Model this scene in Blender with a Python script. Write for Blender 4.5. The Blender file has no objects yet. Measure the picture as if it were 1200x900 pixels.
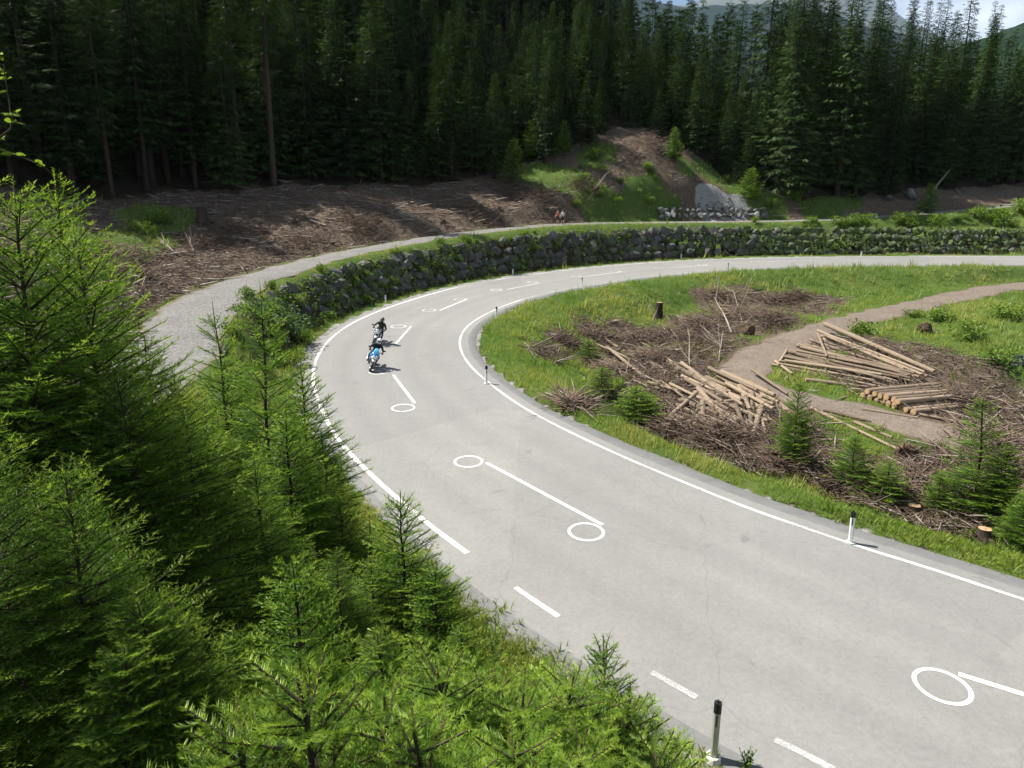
import bpy, bmesh, math, random
import numpy as np
from mathutils import Vector, Matrix, Euler
rnd = random.Random(7); rng = np.random.default_rng(7)
sc = bpy.context.scene; col = sc.collection
R_ = math.radians
# ------------------------------------------------------------------ camera, sky, sun, exposure
F, YH, S, HC = 790.0, 250.0, 0.048, 9.5         # focal (px of 1200), horizon row, grade of the site, eye height
PITCH = math.atan((450 - YH) / F)
cam_d = bpy.data.cameras.new('camera'); cam = bpy.data.objects.new('camera', cam_d); col.objects.link(cam)
cam_d.sensor_width = 36; cam_d.lens = F / 1200 * 36; cam_d.clip_start = 0.1; cam_d.clip_end = 30000
cam.location = (0, 0, HC); cam.rotation_euler = (math.pi / 2 - PITCH, 0, 0); sc.camera = cam
SUN_EL, SUN_DIR = R_(55.5), (-0.938, 0.346)
w = bpy.data.worlds.new('World'); sc.world = w; w.use_nodes = True
nt = w.node_tree; bg = nt.nodes['Background']
sky = nt.nodes.new('ShaderNodeTexSky'); sky.sky_type = 'NISHITA'; sky.sun_disc = False
sky.sun_elevation = SUN_EL; sky.sun_rotation = math.atan2(SUN_DIR[0], SUN_DIR[1]); sky.altitude = 1300
sky.air_density = 1.0; sky.dust_density = 1.0
tcs = nt.nodes.new('ShaderNodeTexCoord'); mps = nt.nodes.new('ShaderNodeMapping'); mps.inputs['Scale'].default_value = (1, 1, 2.6); mps.inputs['Location'].default_value = (0.35, 0.1, 0.0); ncl = nt.nodes.new('ShaderNodeTexNoise'); ncl.inputs['Scale'].default_value = 2.4; ncl.inputs['Detail'].default_value = 7; ncl.inputs['Roughness'].default_value = 0.6
rcl = nt.nodes.new('ShaderNodeValToRGB'); rcl.color_ramp.elements[0].position = 0.47; rcl.color_ramp.elements[1].position = 0.66; mcl = nt.nodes.new('ShaderNodeMix'); mcl.data_type = 'RGBA'; mcl.inputs[7].default_value = (9.5, 10.0, 10.8, 1)
nt.links.new(tcs.outputs['Generated'], mps.inputs[0]); nt.links.new(mps.outputs[0], ncl.inputs['Vector']); nt.links.new(ncl.outputs['Fac'], rcl.inputs[0]); nt.links.new(rcl.outputs[0], mcl.inputs[0]); nt.links.new(sky.outputs[0], mcl.inputs[6]); nt.links.new(mcl.outputs[2], bg.inputs[0]); bg.inputs[1].default_value = 0.05
sun_d = bpy.data.lights.new('sun', 'SUN'); sun_d.energy = 5.0; sun_d.angle = R_(0.53); sun_d.color = (1, 0.955, 0.88)
sun = bpy.data.objects.new('sun', sun_d); col.objects.link(sun)
sv = Vector((SUN_DIR[0] * math.cos(SUN_EL), SUN_DIR[1] * math.cos(SUN_EL), math.sin(SUN_EL)))
sun.rotation_euler = sv.to_track_quat('Z', 'Y').to_euler(); sun.location = sv * 60 + Vector((0, 40, 0))
vs = sc.view_settings; vs.view_transform = 'Standard'; vs.look = 'None'; vs.exposure = 1.2; vs.gamma = 1; vs.use_curve_mapping = False
sc.render.engine = 'CYCLES'; sc.cycles.use_denoising = True
sc.cycles.max_bounces = 4; sc.cycles.diffuse_bounces = 2; sc.cycles.glossy_bounces = 2; sc.cycles.transmission_bounces = 2; sc.cycles.transparent_max_bounces = 4; sc.cycles.use_adaptive_sampling = True; sc.cycles.adaptive_threshold = 0.03; sc.cycles.volume_bounces = 0

# ------------------------------------------------------------------ pixel (of the 1200x900 photograph) to place
cp, sp_ = math.cos(PITCH), math.sin(PITCH)
def ray(x, y):
    dx, dy = (x - 600) / F, -(y - 450) / F
    return np.array([dx, cp + dy * sp_, -sp_ + dy * cp])
def G(x, y, h=0.0):                              # on the road's inclined plane, raised by h
    d = ray(x, y); t = (h - HC) / (d[2] - S * d[1]); return np.array([d[0] * t, d[1] * t])
def D(x, y, Y):                                  # at a depth: x, Y, height over the inclined plane
    d = ray(x, y); t = Y / d[1]; return np.array([d[0] * t, Y, HC + d[2] * t - S * Y])

# ------------------------------------------------------------------ materials
def new_mat(name):
    m = bpy.data.materials.new(name); m.use_nodes = True
    t = m.node_tree; t.nodes.clear(); return m, t
def nd(t, typ, **kw):
    n = t.nodes.new(typ)
    for k, v in kw.items():
        if k.startswith('i_'): n.inputs[k[2:].replace('_', ' ')].default_value = v
        elif k.startswith('x'): n.inputs[int(k[1:])].default_value = v
        else: setattr(n, k, v)
    return n
def c4(c): return (c[0], c[1], c[2], 1)
def ramp(t, fac, stops, interp='LINEAR'):
    r = nd(t, 'ShaderNodeValToRGB'); e = r.color_ramp.elements; r.color_ramp.interpolation = interp
    while len(e) < len(stops): e.new(0.5)
    for q, (p, c) in zip(e, stops): q.position = p; q.color = c4(c) if len(c) == 3 else c
    t.links.new(fac, r.inputs[0]); return r.outputs[0]
def noise(t, scale, detail=4, rough=0.6, vec=None, dist=0.0):
    n = nd(t, 'ShaderNodeTexNoise'); n.inputs['Scale'].default_value = scale; n.inputs['Detail'].default_value = detail
    n.inputs['Roughness'].default_value = rough; n.inputs['Distortion'].default_value = dist
    if vec is not None: t.links.new(vec, n.inputs['Vector'])
    return n.outputs['Fac']
def mix(t, fac, a, b, mode='MIX'):
    n = nd(t, 'ShaderNodeMix', data_type='RGBA', blend_type=mode)
    for i, v in ((0, fac), (6, a), (7, b)):
        if isinstance(v, bpy.types.NodeSocket): t.links.new(v, n.inputs[i])
        else: n.inputs[i].default_value = v if i == 0 else c4(v)
    return n.outputs[2]
def math_(t, op, a, b=0.0):
    n = nd(t, 'ShaderNodeMath', operation=op)
    for i, v in ((0, a), (1, b)):
        if isinstance(v, bpy.types.NodeSocket): t.links.new(v, n.inputs[i])
        else: n.inputs[i].default_value = v
    return n.outputs[0]
def pos(t): return nd(t, 'ShaderNodeNewGeometry').outputs['Position']
def objc(t): return nd(t, 'ShaderNodeTexCoord').outputs['Object']
def orand(t): return nd(t, 'ShaderNodeObjectInfo').outputs['Random']
def attr(t, n): return nd(t, 'ShaderNodeAttribute', attribute_name=n).outputs
def finish(t, color, rough=0.8, bump=None, bstr=0.3, bdist=0.02, spec=0.3, metal=0.0, coat=0.0):
    b = nd(t, 'ShaderNodeBsdfPrincipled'); o = nd(t, 'ShaderNodeOutputMaterial')
    for k, v in (('Base Color', color), ('Roughness', rough)):
        if isinstance(v, bpy.types.NodeSocket): t.links.new(v, b.inputs[k])
        else: b.inputs[k].default_value = c4(v) if k == 'Base Color' else v
    b.inputs['Specular IOR Level'].default_value = spec; b.inputs['Metallic'].default_value = metal; b.inputs['Coat Weight'].default_value = coat
    if bump is not None:
        bn = nd(t, 'ShaderNodeBump'); bn.inputs['Strength'].default_value = bstr; bn.inputs['Distance'].default_value = bdist
        t.links.new(bump, bn.inputs['Height']); t.links.new(bn.outputs[0], b.inputs['Normal'])
    t.links.new(b.outputs[0], o.inputs[0])
def simple(name, c, rough=0.6, var=0.25, scale=8, spec=0.3, metal=0.0, coat=0.0):
    m, t = new_mat(name); n = noise(t, scale, 4, 0.6, objc(t))
    finish(t, ramp(t, n, [(0.3, [k * (1 - var) for k in c]), (0.7, [min(1, k * (1 + var)) for k in c])]), rough, n, 0.1, 0.005, spec, metal, coat); return m
def leafy(name, dark, light, trans=0.35, gloss=0.015, tipc=None, dead=None):
    m, t = new_mat(name)
    r = orand(t); n = noise(t, 1.7, 3, 0.6, pos(t))
    f = math_(t, 'ADD', math_(t, 'MULTIPLY', r, 0.5), math_(t, 'MULTIPLY', n, 0.6))
    c = ramp(t, f, [(0.2, dark), (0.85, light)])
    if tipc: c = mix(t, attr(t, 'tip')['Fac'], c, tipc)
    if dead: c = mix(t, attr(t, 'dead')['Fac'], c, dead)
    d = nd(t, 'ShaderNodeBsdfDiffuse'); tr = nd(t, 'ShaderNodeBsdfTranslucent'); gl = nd(t, 'ShaderNodeBsdfGlossy'); gl.inputs['Roughness'].default_value = 0.45
    ms = nd(t, 'ShaderNodeMixShader'); ms.inputs[0].default_value = trans; mg = nd(t, 'ShaderNodeMixShader'); mg.inputs[0].default_value = gloss
    t.links.new(c, d.inputs[0]); t.links.new(mix(t, 1.0, c, (1.0, 1.0, 0.55), 'MULTIPLY'), tr.inputs[0])
    t.links.new(d.outputs[0], ms.inputs[1]); t.links.new(tr.outputs[0], ms.inputs[2])
    t.links.new(ms.outputs[0], mg.inputs[1]); t.links.new(gl.outputs[0], mg.inputs[2])
    o = nd(t, 'ShaderNodeOutputMaterial'); t.links.new(mg.outputs[0], o.inputs[0]); return m
M = {}
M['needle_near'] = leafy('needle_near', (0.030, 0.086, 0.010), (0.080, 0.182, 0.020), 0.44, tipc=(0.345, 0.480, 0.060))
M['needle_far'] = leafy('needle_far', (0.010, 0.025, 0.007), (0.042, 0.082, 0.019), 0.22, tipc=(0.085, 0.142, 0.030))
M['grass'] = leafy('grass_blades', (0.140, 0.230, 0.030), (0.250, 0.330, 0.052), 0.42, tipc=(0.40, 0.38, 0.13), dead=(0.075, 0.200, 0.028))
M['leaf'] = leafy('leaf', (0.055, 0.115, 0.018), (0.120, 0.200, 0.032), 0.4, tipc=(0.230, 0.320, 0.045))
M['leaf_blue'] = leafy('leaf_blue', (0.035, 0.080, 0.030), (0.070, 0.125, 0.050), 0.35, tipc=(0.110, 0.170, 0.070))
M['brown_needles'] = leafy('brown_needles', (0.075, 0.045, 0.022), (0.16, 0.105, 0.055), 0.2)
def bark_mat(name, a, b, sc_=14):
    m, t = new_mat(name); v = objc(t)
    mp = nd(t, 'ShaderNodeMapping'); mp.inputs['Scale'].default_value = (1, 1, 0.25); t.links.new(v, mp.inputs[0])
    n = noise(t, sc_, 5, 0.7, mp.outputs[0]); r = orand(t)
    c = ramp(t, math_(t, 'ADD', math_(t, 'MULTIPLY', n, 0.8), math_(t, 'MULTIPLY', r, 0.35)), [(0.3, a), (0.85, b)])
    finish(t, c, 0.9, n, 0.6, 0.02, 0.1); return m
M['bark'] = bark_mat('bark', (0.022, 0.017, 0.013), (0.066, 0.050, 0.037))
M['log_bark'] = bark_mat('log_bark', (0.080, 0.060, 0.044), (0.335, 0.260, 0.185))
M['cut'] = simple('cut_wood', (0.35, 0.235, 0.135), 0.8, 0.5, 12, 0.1)
M['dead_wood'] = bark_mat('dead_wood', (0.13, 0.105, 0.083), (0.36, 0.31, 0.255))
M['slash_wood'] = bark_mat('slash_wood', (0.075, 0.052, 0.038), (0.235, 0.175, 0.135))
# ground
def ground_mat():
    m, t = new_mat('ground_cover'); p = pos(t)
    a = nd(t, 'ShaderNodeAttribute', attribute_name='cov'); sep = nd(t, 'ShaderNodeSeparateColor'); t.links.new(a.outputs['Color'], sep.inputs[0])
    n1 = noise(t, 0.35, 5, 0.65, p); n2 = noise(t, 3.5, 6, 0.7, p); n3 = noise(t, 16, 4, 0.7, p); n4 = noise(t, 1.1, 5, 0.7, p, 1.0)
    grass = ramp(t, math_(t, 'ADD', math_(t, 'MULTIPLY', n1, 0.5), math_(t, 'MULTIPLY', n3, 0.5)), [(0.3, (0.040, 0.072, 0.014)), (0.5, (0.066, 0.105, 0.022)), (0.72, (0.115, 0.130, 0.040))])
    slash = ramp(t, math_(t, 'ADD', math_(t, 'MULTIPLY', n2, 0.6), math_(t, 'MULTIPLY', n3, 0.4)), [(0.3, (0.042, 0.031, 0.022)), (0.5, (0.105, 0.078, 0.057)), (0.7, (0.22, 0.172, 0.13))])
    grav = ramp(t, math_(t, 'ADD', math_(t, 'MULTIPLY', n2, 0.4), math_(t, 'MULTIPLY', n3, 0.6)), [(0.3, (0.17, 0.165, 0.155)), (0.7, (0.36, 0.35, 0.335))])
    floor = ramp(t, n2, [(0.3, (0.020, 0.016, 0.010)), (0.7, (0.060, 0.046, 0.028))])
    def edge(s, k=0.5): return ramp(t, math_(t, 'ADD', s, math_(t, 'MULTIPLY', math_(t, 'SUBTRACT', n4, 0.5), k)), [(0.42, (0, 0, 0)), (0.58, (1, 1, 1))])
    c = mix(t, edge(sep.outputs[1], 0.9), floor, slash); c = mix(t, edge(sep.outputs[0], 0.9), c, grass); c = mix(t, edge(sep.outputs[2], 0.5), c, grav)
    finish(t, c, 0.95, math_(t, 'ADD', n2, math_(t, 'MULTIPLY', n3, 0.5)), 0.9, 0.12, 0.1); return m
M['ground'] = ground_mat()
def asphalt_mat():
    m, t = new_mat('asphalt'); p = pos(t)
    ac = attr(t, 'across')['Fac']
    n1 = noise(t, 0.22, 4, 0.6, p); n2 = noise(t, 2.2, 6, 0.75, p); n3 = noise(t, 70, 3, 0.7, p)
    v = nd(t, 'ShaderNodeTexVoronoi'); v.inputs['Scale'].default_value = 34; t.links.new(p, v.inputs['Vector'])
    f = math_(t, 'ADD', math_(t, 'ADD', math_(t, 'MULTIPLY', n1, 0.3), math_(t, 'MULTIPLY', n2, 0.25)), math_(t, 'MULTIPLY', n3, 0.45))
    c = ramp(t, f, [(0.30, (0.166, 0.162, 0.151)), (0.5, (0.208, 0.203, 0.190)), (0.7, (0.250, 0.244, 0.229))])
    speck = ramp(t, v.outputs['Distance'], [(0.0, (1.25, 1.25, 1.22)), (0.22, (1, 1, 1)), (0.75, (0.86, 0.86, 0.87))])
    c = mix(t, 0.55, c, mix(t, 1.0, c, speck, 'MULTIPLY'))
    # small tar spots and patches
    n5 = noise(t, 0.9, 3, 0.5, p, 0.5); spots = ramp(t, n5, [(0.70, (1, 1, 1)), (0.735, (0.80, 0.80, 0.81))]); c = mix(t, 1.0, c, spots, 'MULTIPLY')
    # wheel tracks polished by traffic and old resurfacing panels
    lat = attr(t, 'lat')['Fac']
    wt = ramp(t, lat, [(0.0, (1, 1, 1)), (0.10, (1.0, 1.0, 1.0)), (0.19, (0.86, 0.86, 0.865)), (0.28, (1.02, 1.02, 1.01)), (0.38, (0.92, 0.92, 0.92)), (0.5, (1.04, 1.04, 1.03)), (0.62, (0.87, 0.87, 0.875)), (0.71, (1.02, 1.02, 1.01)), (0.80, (0.92, 0.92, 0.92)), (0.9, (1, 1, 1))]); c = mix(t, math_(t, 'MULTIPLY', n1, 1.1), c, mix(t, 1.0, c, wt, 'MULTIPLY'))
    n6 = noise(t, 9.0, 5, 0.8, p); c = mix(t, 1.0, c, ramp(t, n6, [(0.28, (0.84, 0.84, 0.85)), (0.5, (1, 1, 1)), (0.75, (1.13, 1.13, 1.11))]), 'MULTIPLY')
    vp = nd(t, 'ShaderNodeTexVoronoi'); vp.inputs['Scale'].default_value = 0.11; t.links.new(p, vp.inputs['Vector']); spv = nd(t, 'ShaderNodeSeparateColor'); t.links.new(vp.outputs['Color'], spv.inputs[0]); c = mix(t, 1.0, c, ramp(t, spv.outputs[0], [(0.0, (0.94, 0.94, 0.95)), (1.0, (1.05, 1.05, 1.04))]), 'MULTIPLY')
    # the edge strips outside the lines are an older, darker lay
    mp = nd(t, 'ShaderNodeMapRange'); t.links.new(math_(t, 'ADD', ac, math_(t, 'MULTIPLY', math_(t, 'SUBTRACT', n2, 0.5), 0.25)), mp.inputs[0]); mp.inputs[1].default_value = 0.45; mp.inputs[2].default_value = 0.62
    old = ramp(t, math_(t, 'ADD', math_(t, 'MULTIPLY', n2, 0.6), math_(t, 'MULTIPLY', n3, 0.4)), [(0.3, (0.105, 0.104, 0.102)), (0.7, (0.185, 0.182, 0.176))])
    c = mix(t, mp.outputs[0], c, old)
    # fine cracks
    vc = nd(t, 'ShaderNodeTexVoronoi', feature='DISTANCE_TO_EDGE'); vc.inputs['Scale'].default_value = 0.16
    wp = nd(t, 'ShaderNodeMapping'); mw = nd(t, 'ShaderNodeVectorMath', operation='ADD'); nn = nd(t, 'ShaderNodeTexNoise'); nn.inputs['Scale'].default_value = 0.8; t.links.new(p, nn.inputs['Vector'])
    t.links.new(p, mw.inputs[0]); t.links.new(nn.outputs['Color'], mw.inputs[1]); t.links.new(mw.outputs[0], vc.inputs['Vector'])
    cr = ramp(t, vc.outputs['Distance'], [(0.0, (0.72, 0.72, 0.72)), (0.004, (1, 1, 1))]); c = mix(t, 0.55, c, mix(t, 1.0, c, cr, 'MULTIPLY'))
    finish(t, c, 0.82, n3, 0.35, 0.004, 0.25); return m
M['asphalt'] = asphalt_mat()
def paint_mat():
    m, t = new_mat('road_paint'); p = pos(t); n = noise(t, 26, 4, 0.7, p); n2 = noise(t, 0.6, 3, 0.5, p)
    wr = attr(t, 'wear')['Fac']
    f = math_(t, 'SUBTRACT', math_(t, 'ADD', math_(t, 'MULTIPLY', n, 0.62), math_(t, 'MULTIPLY', n2, 0.38)), math_(t, 'MULTIPLY', wr, 0.26))
    finish(t, ramp(t, f, [(0.27, (0.24, 0.235, 0.222)), (0.40, (0.56, 0.55, 0.53)), (0.62, (0.74, 0.73, 0.71))]), 0.6, n, 0.1, 0.002, 0.3); return m
M['paint'] = paint_mat()
def gravel_mat(name, a, b, brown):
    m, t = new_mat(name); p = pos(t); n1 = noise(t, 0.5, 4, 0.6, p); n2 = noise(t, 24, 5, 0.8, p); v = nd(t, 'ShaderNodeTexVoronoi'); v.inputs['Scale'].default_value = 11; t.links.new(p, v.inputs['Vector'])
    f = math_(t, 'ADD', math_(t, 'MULTIPLY', n2, 0.6), math_(t, 'MULTIPLY', n1, 0.4))
    c = ramp(t, f, [(0.3, a), (0.7, b)]); sp2 = nd(t, 'ShaderNodeSeparateColor'); t.links.new(v.outputs['Color'], sp2.inputs[0])
    c = mix(t, 1.0, c, ramp(t, sp2.outputs[0], [(0, (0.72, 0.72, 0.74)), (1, (1.25, 1.24, 1.2))]), 'MULTIPLY')
    e = nd(t, 'ShaderNodeMapRange'); t.links.new(math_(t, 'ADD', attr(t, 'across')['Fac'], math_(t, 'MULTIPLY', math_(t, 'SUBTRACT', n1, 0.5), 0.9)), e.inputs[0]); e.inputs[1].default_value = 0.6; e.inputs[2].default_value = 1.05
    c = mix(t, e.outputs[0], c, brown)
    finish(t, c, 0.95, n2, 0.6, 0.02, 0.1); return m
M['gravel'] = gravel_mat('path_gravel', (0.115, 0.112, 0.105), (0.205, 0.198, 0.186), (0.13, 0.105, 0.065))
M['dirt'] = gravel_mat('track_dirt', (0.10, 0.080, 0.064), (0.20, 0.165, 0.135), (0.11, 0.08, 0.056))
def rock_mat(name, a, b, moss):
    m, t = new_mat(name); v = objc(t); n = noise(t, 3.0, 6, 0.7, v); n2 = noise(t, 0.8, 3, 0.6, pos(t)); r = orand(t)
    c = ramp(t, math_(t, 'ADD', math_(t, 'MULTIPLY', n, 0.7), math_(t, 'MULTIPLY', r, 0.3)), [(0.3, a), (0.75, b)])
    c = mix(t, ramp(t, math_(t, 'ADD', math_(t, 'MULTIPLY', n2, 0.7), math_(t, 'MULTIPLY', r, 0.4)), [(0.62, (0, 0, 0)), (0.72, (0.8, 0.8, 0.8))]), c, moss)
    finish(t, c, 0.9, n, 0.7, 0.06, 0.15); return m
M['rock'] = rock_mat('wall_rock', (0.042, 0.041, 0.038), (0.145, 0.140, 0.128), (0.055, 0.085, 0.020))
M['rock_pale'] = rock_mat('pale_rock', (0.10, 0.102, 0.10), (0.24, 0.24, 0.23), (0.08, 0.09, 0.05))
M['mountain'] = rock_mat('mountain_rock', (0.06, 0.065, 0.07), (0.15, 0.15, 0.15), (0.05, 0.07, 0.04))
M['white_plastic'] = simple('white_plastic', (0.72, 0.72, 0.70), 0.5, 0.06, 14)
M['grey_metal'] = simple('grey_post_metal', (0.36, 0.38, 0.31), 0.45, 0.15, 9, 0.5, 0.2)
M['black_plastic'] = simple('black_plastic', (0.018, 0.018, 0.019), 0.45, 0.2, 12)
M['concrete'] = simple('concrete_foot', (0.52, 0.51, 0.48), 0.9, 0.2, 18)
M['reflector'] = simple('reflector', (0.07, 0.07, 0.075), 0.25, 0.2, 20, 0.6)
M['rubber'] = simple('rubber', (0.018, 0.018, 0.018), 0.7, 0.2, 20)
M['alloy'] = simple('alloy', (0.55, 0.56, 0.58), 0.35, 0.1, 20, 0.5, 0.7)
M['dark_metal'] = simple('dark_metal', (0.05, 0.05, 0.055), 0.4, 0.2, 20, 0.5, 0.5)
M['blue_paint'] = simple('blue_paint', (0.015, 0.19, 0.48), 0.25, 0.08, 4, 0.5, 0, 0.5)
M['cyan_paint'] = simple('cyan_paint', (0.10, 0.48, 0.66), 0.25, 0.08, 4, 0.5, 0, 0.5)
M['white_paint'] = simple('white_paint', (0.74, 0.74, 0.75), 0.25, 0.05, 4, 0.5, 0, 0.5)
M['silver_paint'] = simple('silver_paint', (0.42, 0.43, 0.47), 0.28, 0.08, 4, 0.5, 0.5, 0.5)
M['black_paint'] = simple('black_paint', (0.012, 0.012, 0.014), 0.25, 0.1, 4, 0.5, 0, 0.5)
M['leather'] = simple('black_leather', (0.016, 0.016, 0.017), 0.55, 0.3, 10)
M['seat'] = simple('seat_vinyl', (0.02, 0.02, 0.021), 0.6, 0.2, 14)
M['glass'] = simple('tinted_screen', (0.10, 0.13, 0.15), 0.1, 0.05, 3, 0.7)
M['lamp_glass'] = simple('lamp_glass', (0.75, 0.77, 0.80), 0.08, 0.05, 3, 0.8)
M['skin'] = simple('skin', (0.50, 0.30, 0.21), 0.6, 0.1, 10)
M['hair'] = simple('hair', (0.06, 0.04, 0.025), 0.7, 0.3, 30)
M['red_cloth'] = simple('red_cloth', (0.42, 0.12, 0.10), 0.85, 0.15, 20)
M['white_cloth'] = simple('white_cloth', (0.62, 0.63, 0.58), 0.85, 0.1, 20)
M['dark_cloth'] = simple('dark_cloth', (0.035, 0.037, 0.034), 0.85, 0.2, 20)
M['boot'] = simple('boot', (0.07, 0.055, 0.04), 0.8, 0.2, 20)

# ------------------------------------------------------------------ object helpers
def link(o, parent=None):
    col.objects.link(o)
    if parent is not None: o.parent = parent
    return o
def mesh_np(name, V, Fs, mat, parent=None, attrs=None, smooth=False, obj=True):
    """V (n,3); Fs (m,k) of one face size; attrs {name: per-vertex float array or (n,4)}"""
    V = np.asarray(V, np.float32); Fs = np.asarray(Fs, np.int32); k = Fs.shape[1]
    me = bpy.data.meshes.new(name); me.vertices.add(len(V)); me.vertices.foreach_set('co', V.ravel())
    me.loops.add(Fs.size); me.loops.foreach_set('vertex_index', Fs.ravel())
    me.polygons.add(len(Fs)); me.polygons.foreach_set('loop_start', np.arange(0, Fs.size, k, dtype=np.int32))
    me.polygons.foreach_set('loop_total', np.full(len(Fs), k, np.int32))
    if smooth: me.polygons.foreach_set('use_smooth', np.ones(len(Fs), bool))
    for n, a in (attrs or {}).items():
        a = np.asarray(a, np.float32)
        if a.ndim == 1: at = me.attributes.new(n, 'FLOAT', 'POINT'); at.data.foreach_set('value', a)
        else: at = me.attributes.new(n, 'FLOAT_COLOR', 'POINT'); at.data.foreach_set('color', a.ravel())
    me.update(calc_edges=True)
    if mat is not None: me.materials.append(mat)
    if not obj: return me
    return link(bpy.data.objects.new(name, me), parent)
def obj(name, me, parent=None, loc=(0, 0, 0), rot=(0, 0, 0), scale=(1, 1, 1)):
    o = bpy.data.objects.new(name, me); o.location = loc; o.rotation_euler = rot; o.scale = scale; return link(o, parent)
def tag(o, label, cat=None, group=None, kind=None):
    o['label'] = label
    if cat: o['category'] = cat
    if group: o['group'] = group
    if kind: o['kind'] = kind
    return o
def struct(o, label=None):
    o['kind'] = 'structure'
    if label: o['label'] = label
    return o
def empty(name, loc, rot=(0, 0, 0), scale=(1, 1, 1)):
    o = bpy.data.objects.new(name, None); o.location = loc; o.rotation_euler = rot; o.scale = scale; o.empty_display_size = 0.2; return link(o)
class B:
    """collects simple solids, then builds one mesh"""
    def __init__(s): s.V = []; s.F = []
    def add(s, V, Fs):
        n = len(s.V); s.V += [tuple(v) for v in V]; s.F += [tuple(n + i for i in f) for f in Fs]; return s
    def tube(s, pts, rad, n=8, cap=True):
        pts = [Vector(p) for p in pts]; rad = rad if isinstance(rad, (list, tuple)) else [rad] * len(pts); V = []; Fs = []; pu = None
        for i, p in enumerate(pts):
            d = (pts[min(i + 1, len(pts) - 1)] - pts[max(i - 1, 0)]).normalized()
            u = pu - d * pu.dot(d) if pu is not None else d.orthogonal()
            u.normalize(); v = d.cross(u); pu = u
            V += [p + (u * math.cos(2 * math.pi * k / n) + v * math.sin(2 * math.pi * k / n)) * rad[i] for k in range(n)]
        for i in range(len(pts) - 1):
            Fs += [(i * n + k, i * n + (k + 1) % n, (i + 1) * n + (k + 1) % n, (i + 1) * n + k) for k in range(n)]
        if cap: Fs += [tuple(range(n - 1, -1, -1)), tuple((len(pts) - 1) * n + k for k in range(n))]
        return s.add(V, Fs)
    def loft(s, rings, cap=True):
        n = len(rings[0]); V = [v for r in rings for v in r]; Fs = []
        for i in range(len(rings) - 1): Fs += [(i * n + k, i * n + (k + 1) % n, (i + 1) * n + (k + 1) % n, (i + 1) * n + k) for k in range(n)]
        if cap: Fs += [tuple(range(n - 1, -1, -1)), tuple((len(rings) - 1) * n + k for k in range(n))]
        return s.add(V, Fs)
    def blob(s, stations, n=12, e=2.4):
        """loft of rounded sections along x: (x, zc, half width, half height)"""
        rings = []
        for x, zc, hw, hh in stations:
            rr = []
            for k in range(n):
                a = 2 * math.pi * k / n; ca, sa = math.cos(a), math.sin(a)
                rr.append((x, math.copysign(abs(ca) ** (2 / e), ca) * hw, zc + math.copysign(abs(sa) ** (2 / e), sa) * hh))
            rings.append(rr)
        return s.loft(rings)
    def torus(s, R, r, n=28, m=8, axis='y', c=(0, 0, 0), flat=1.0):
        V = []; Fs = []
        for i in range(n):
            a = 2 * math.pi * i / n
            for j in range(m):
                b = 2 * math.pi * j / m; q = R + r * math.cos(b); t = r * math.sin(b) * flat
                V.append((c[0] + q * math.cos(a), c[1] + t, c[2] + q * math.sin(a)))
        for i in range(n):
            for j in range(m): Fs.append((i * m + j, i * m + (j + 1) % m, ((i + 1) % n) * m + (j + 1) % m, ((i + 1) % n) * m + j))
        return s.add(V, Fs)
    def mesh(s, name, mats, smooth=True, matfn=None):
        me = bpy.data.meshes.new(name); me.from_pydata(s.V, [], s.F); me.update()
        for m in (mats if isinstance(mats, (list, tuple)) else [mats]): me.materials.append(m)
        for p in me.polygons:
            p.use_smooth = smooth and len(p.vertices) <= 4
            if matfn: p.material_index = matfn(p)
        return me
    def build(s, name, mats, parent=None, smooth=True, matfn=None): return obj(name, s.mesh(name, mats, smooth, matfn), parent)

# ------------------------------------------------------------------ noise on arrays
def vnoise(x, y, seed=0):
    xi, yi = np.floor(x).astype(np.int64), np.floor(y).astype(np.int64); fx, fy = x - xi, y - yi
    fx, fy = fx * fx * (3 - 2 * fx), fy * fy * (3 - 2 * fy)
    def hsh(a, b):
        n = (a * 374761393 + b * 668265263 + seed * 974711) & 0x7fffffff; n = ((n ^ (n >> 13)) * 1274126177) & 0x7fffffff
        return ((n ^ (n >> 16)) & 0xffff) / 65535.0
    return (hsh(xi, yi) * (1 - fx) + hsh(xi + 1, yi) * fx) * (1 - fy) + (hsh(xi, yi + 1) * (1 - fx) + hsh(xi + 1, yi + 1) * fx) * fy
def fbm(x, y, o=4, seed=0):
    s = 0; a = 0.5
    for i in range(o): s = s + a * vnoise(x * 2 ** i, y * 2 ** i, seed + i); a *= 0.5
    return s
def sstep(a, b, x): t = np.clip((x - a) / (b - a), 0, 1); return t * t * (3 - 2 * t)

# ------------------------------------------------------------------ plan of the road, path and track
def smooth_line(P, step=0.5, it=3):
    P = np.asarray(P, float)
    for _ in range(it):                          # Chaikin corner cutting
        Q = np.empty((2 * len(P) - 2, P.shape[1])); Q[0::2] = 0.75 * P[:-1] + 0.25 * P[1:]; Q[1::2] = 0.25 * P[:-1] + 0.75 * P[1:]
        P = np.vstack([P[:1], Q, P[-1:]])
    s = np.r_[0, np.cumsum(np.hypot(*(np.diff(P[:, :2], axis=0).T)))]; n = int(s[-1] / step) + 1; q = np.linspace(0, s[-1], n)
    return np.stack([np.interp(q, s, P[:, k]) for k in range(P.shape[1])], 1), q
LPX = [(975, 900), (885, 857), (760, 787), (650, 722), (556, 655), (508, 620), (455, 576), (415, 538), (388, 505), (370, 465), (366, 440), (371, 418), (387, 396), (418, 375), (470, 355), (540, 335), (620, 322), (700, 312.5), (800, 305.5), (900, 302.2), (1000, 301), (1200, 300.3)]
Lp = [G(*q) for q in LPX]
Lp = [(44, -27), (28, -11.5), (16, -0.2), (9.8, 5.2)] + [tuple(q) for q in Lp] + [(90, 88), (130, 90), (200, 96), (300, 100)]
LL, Ls = smooth_line(Lp)
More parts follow.
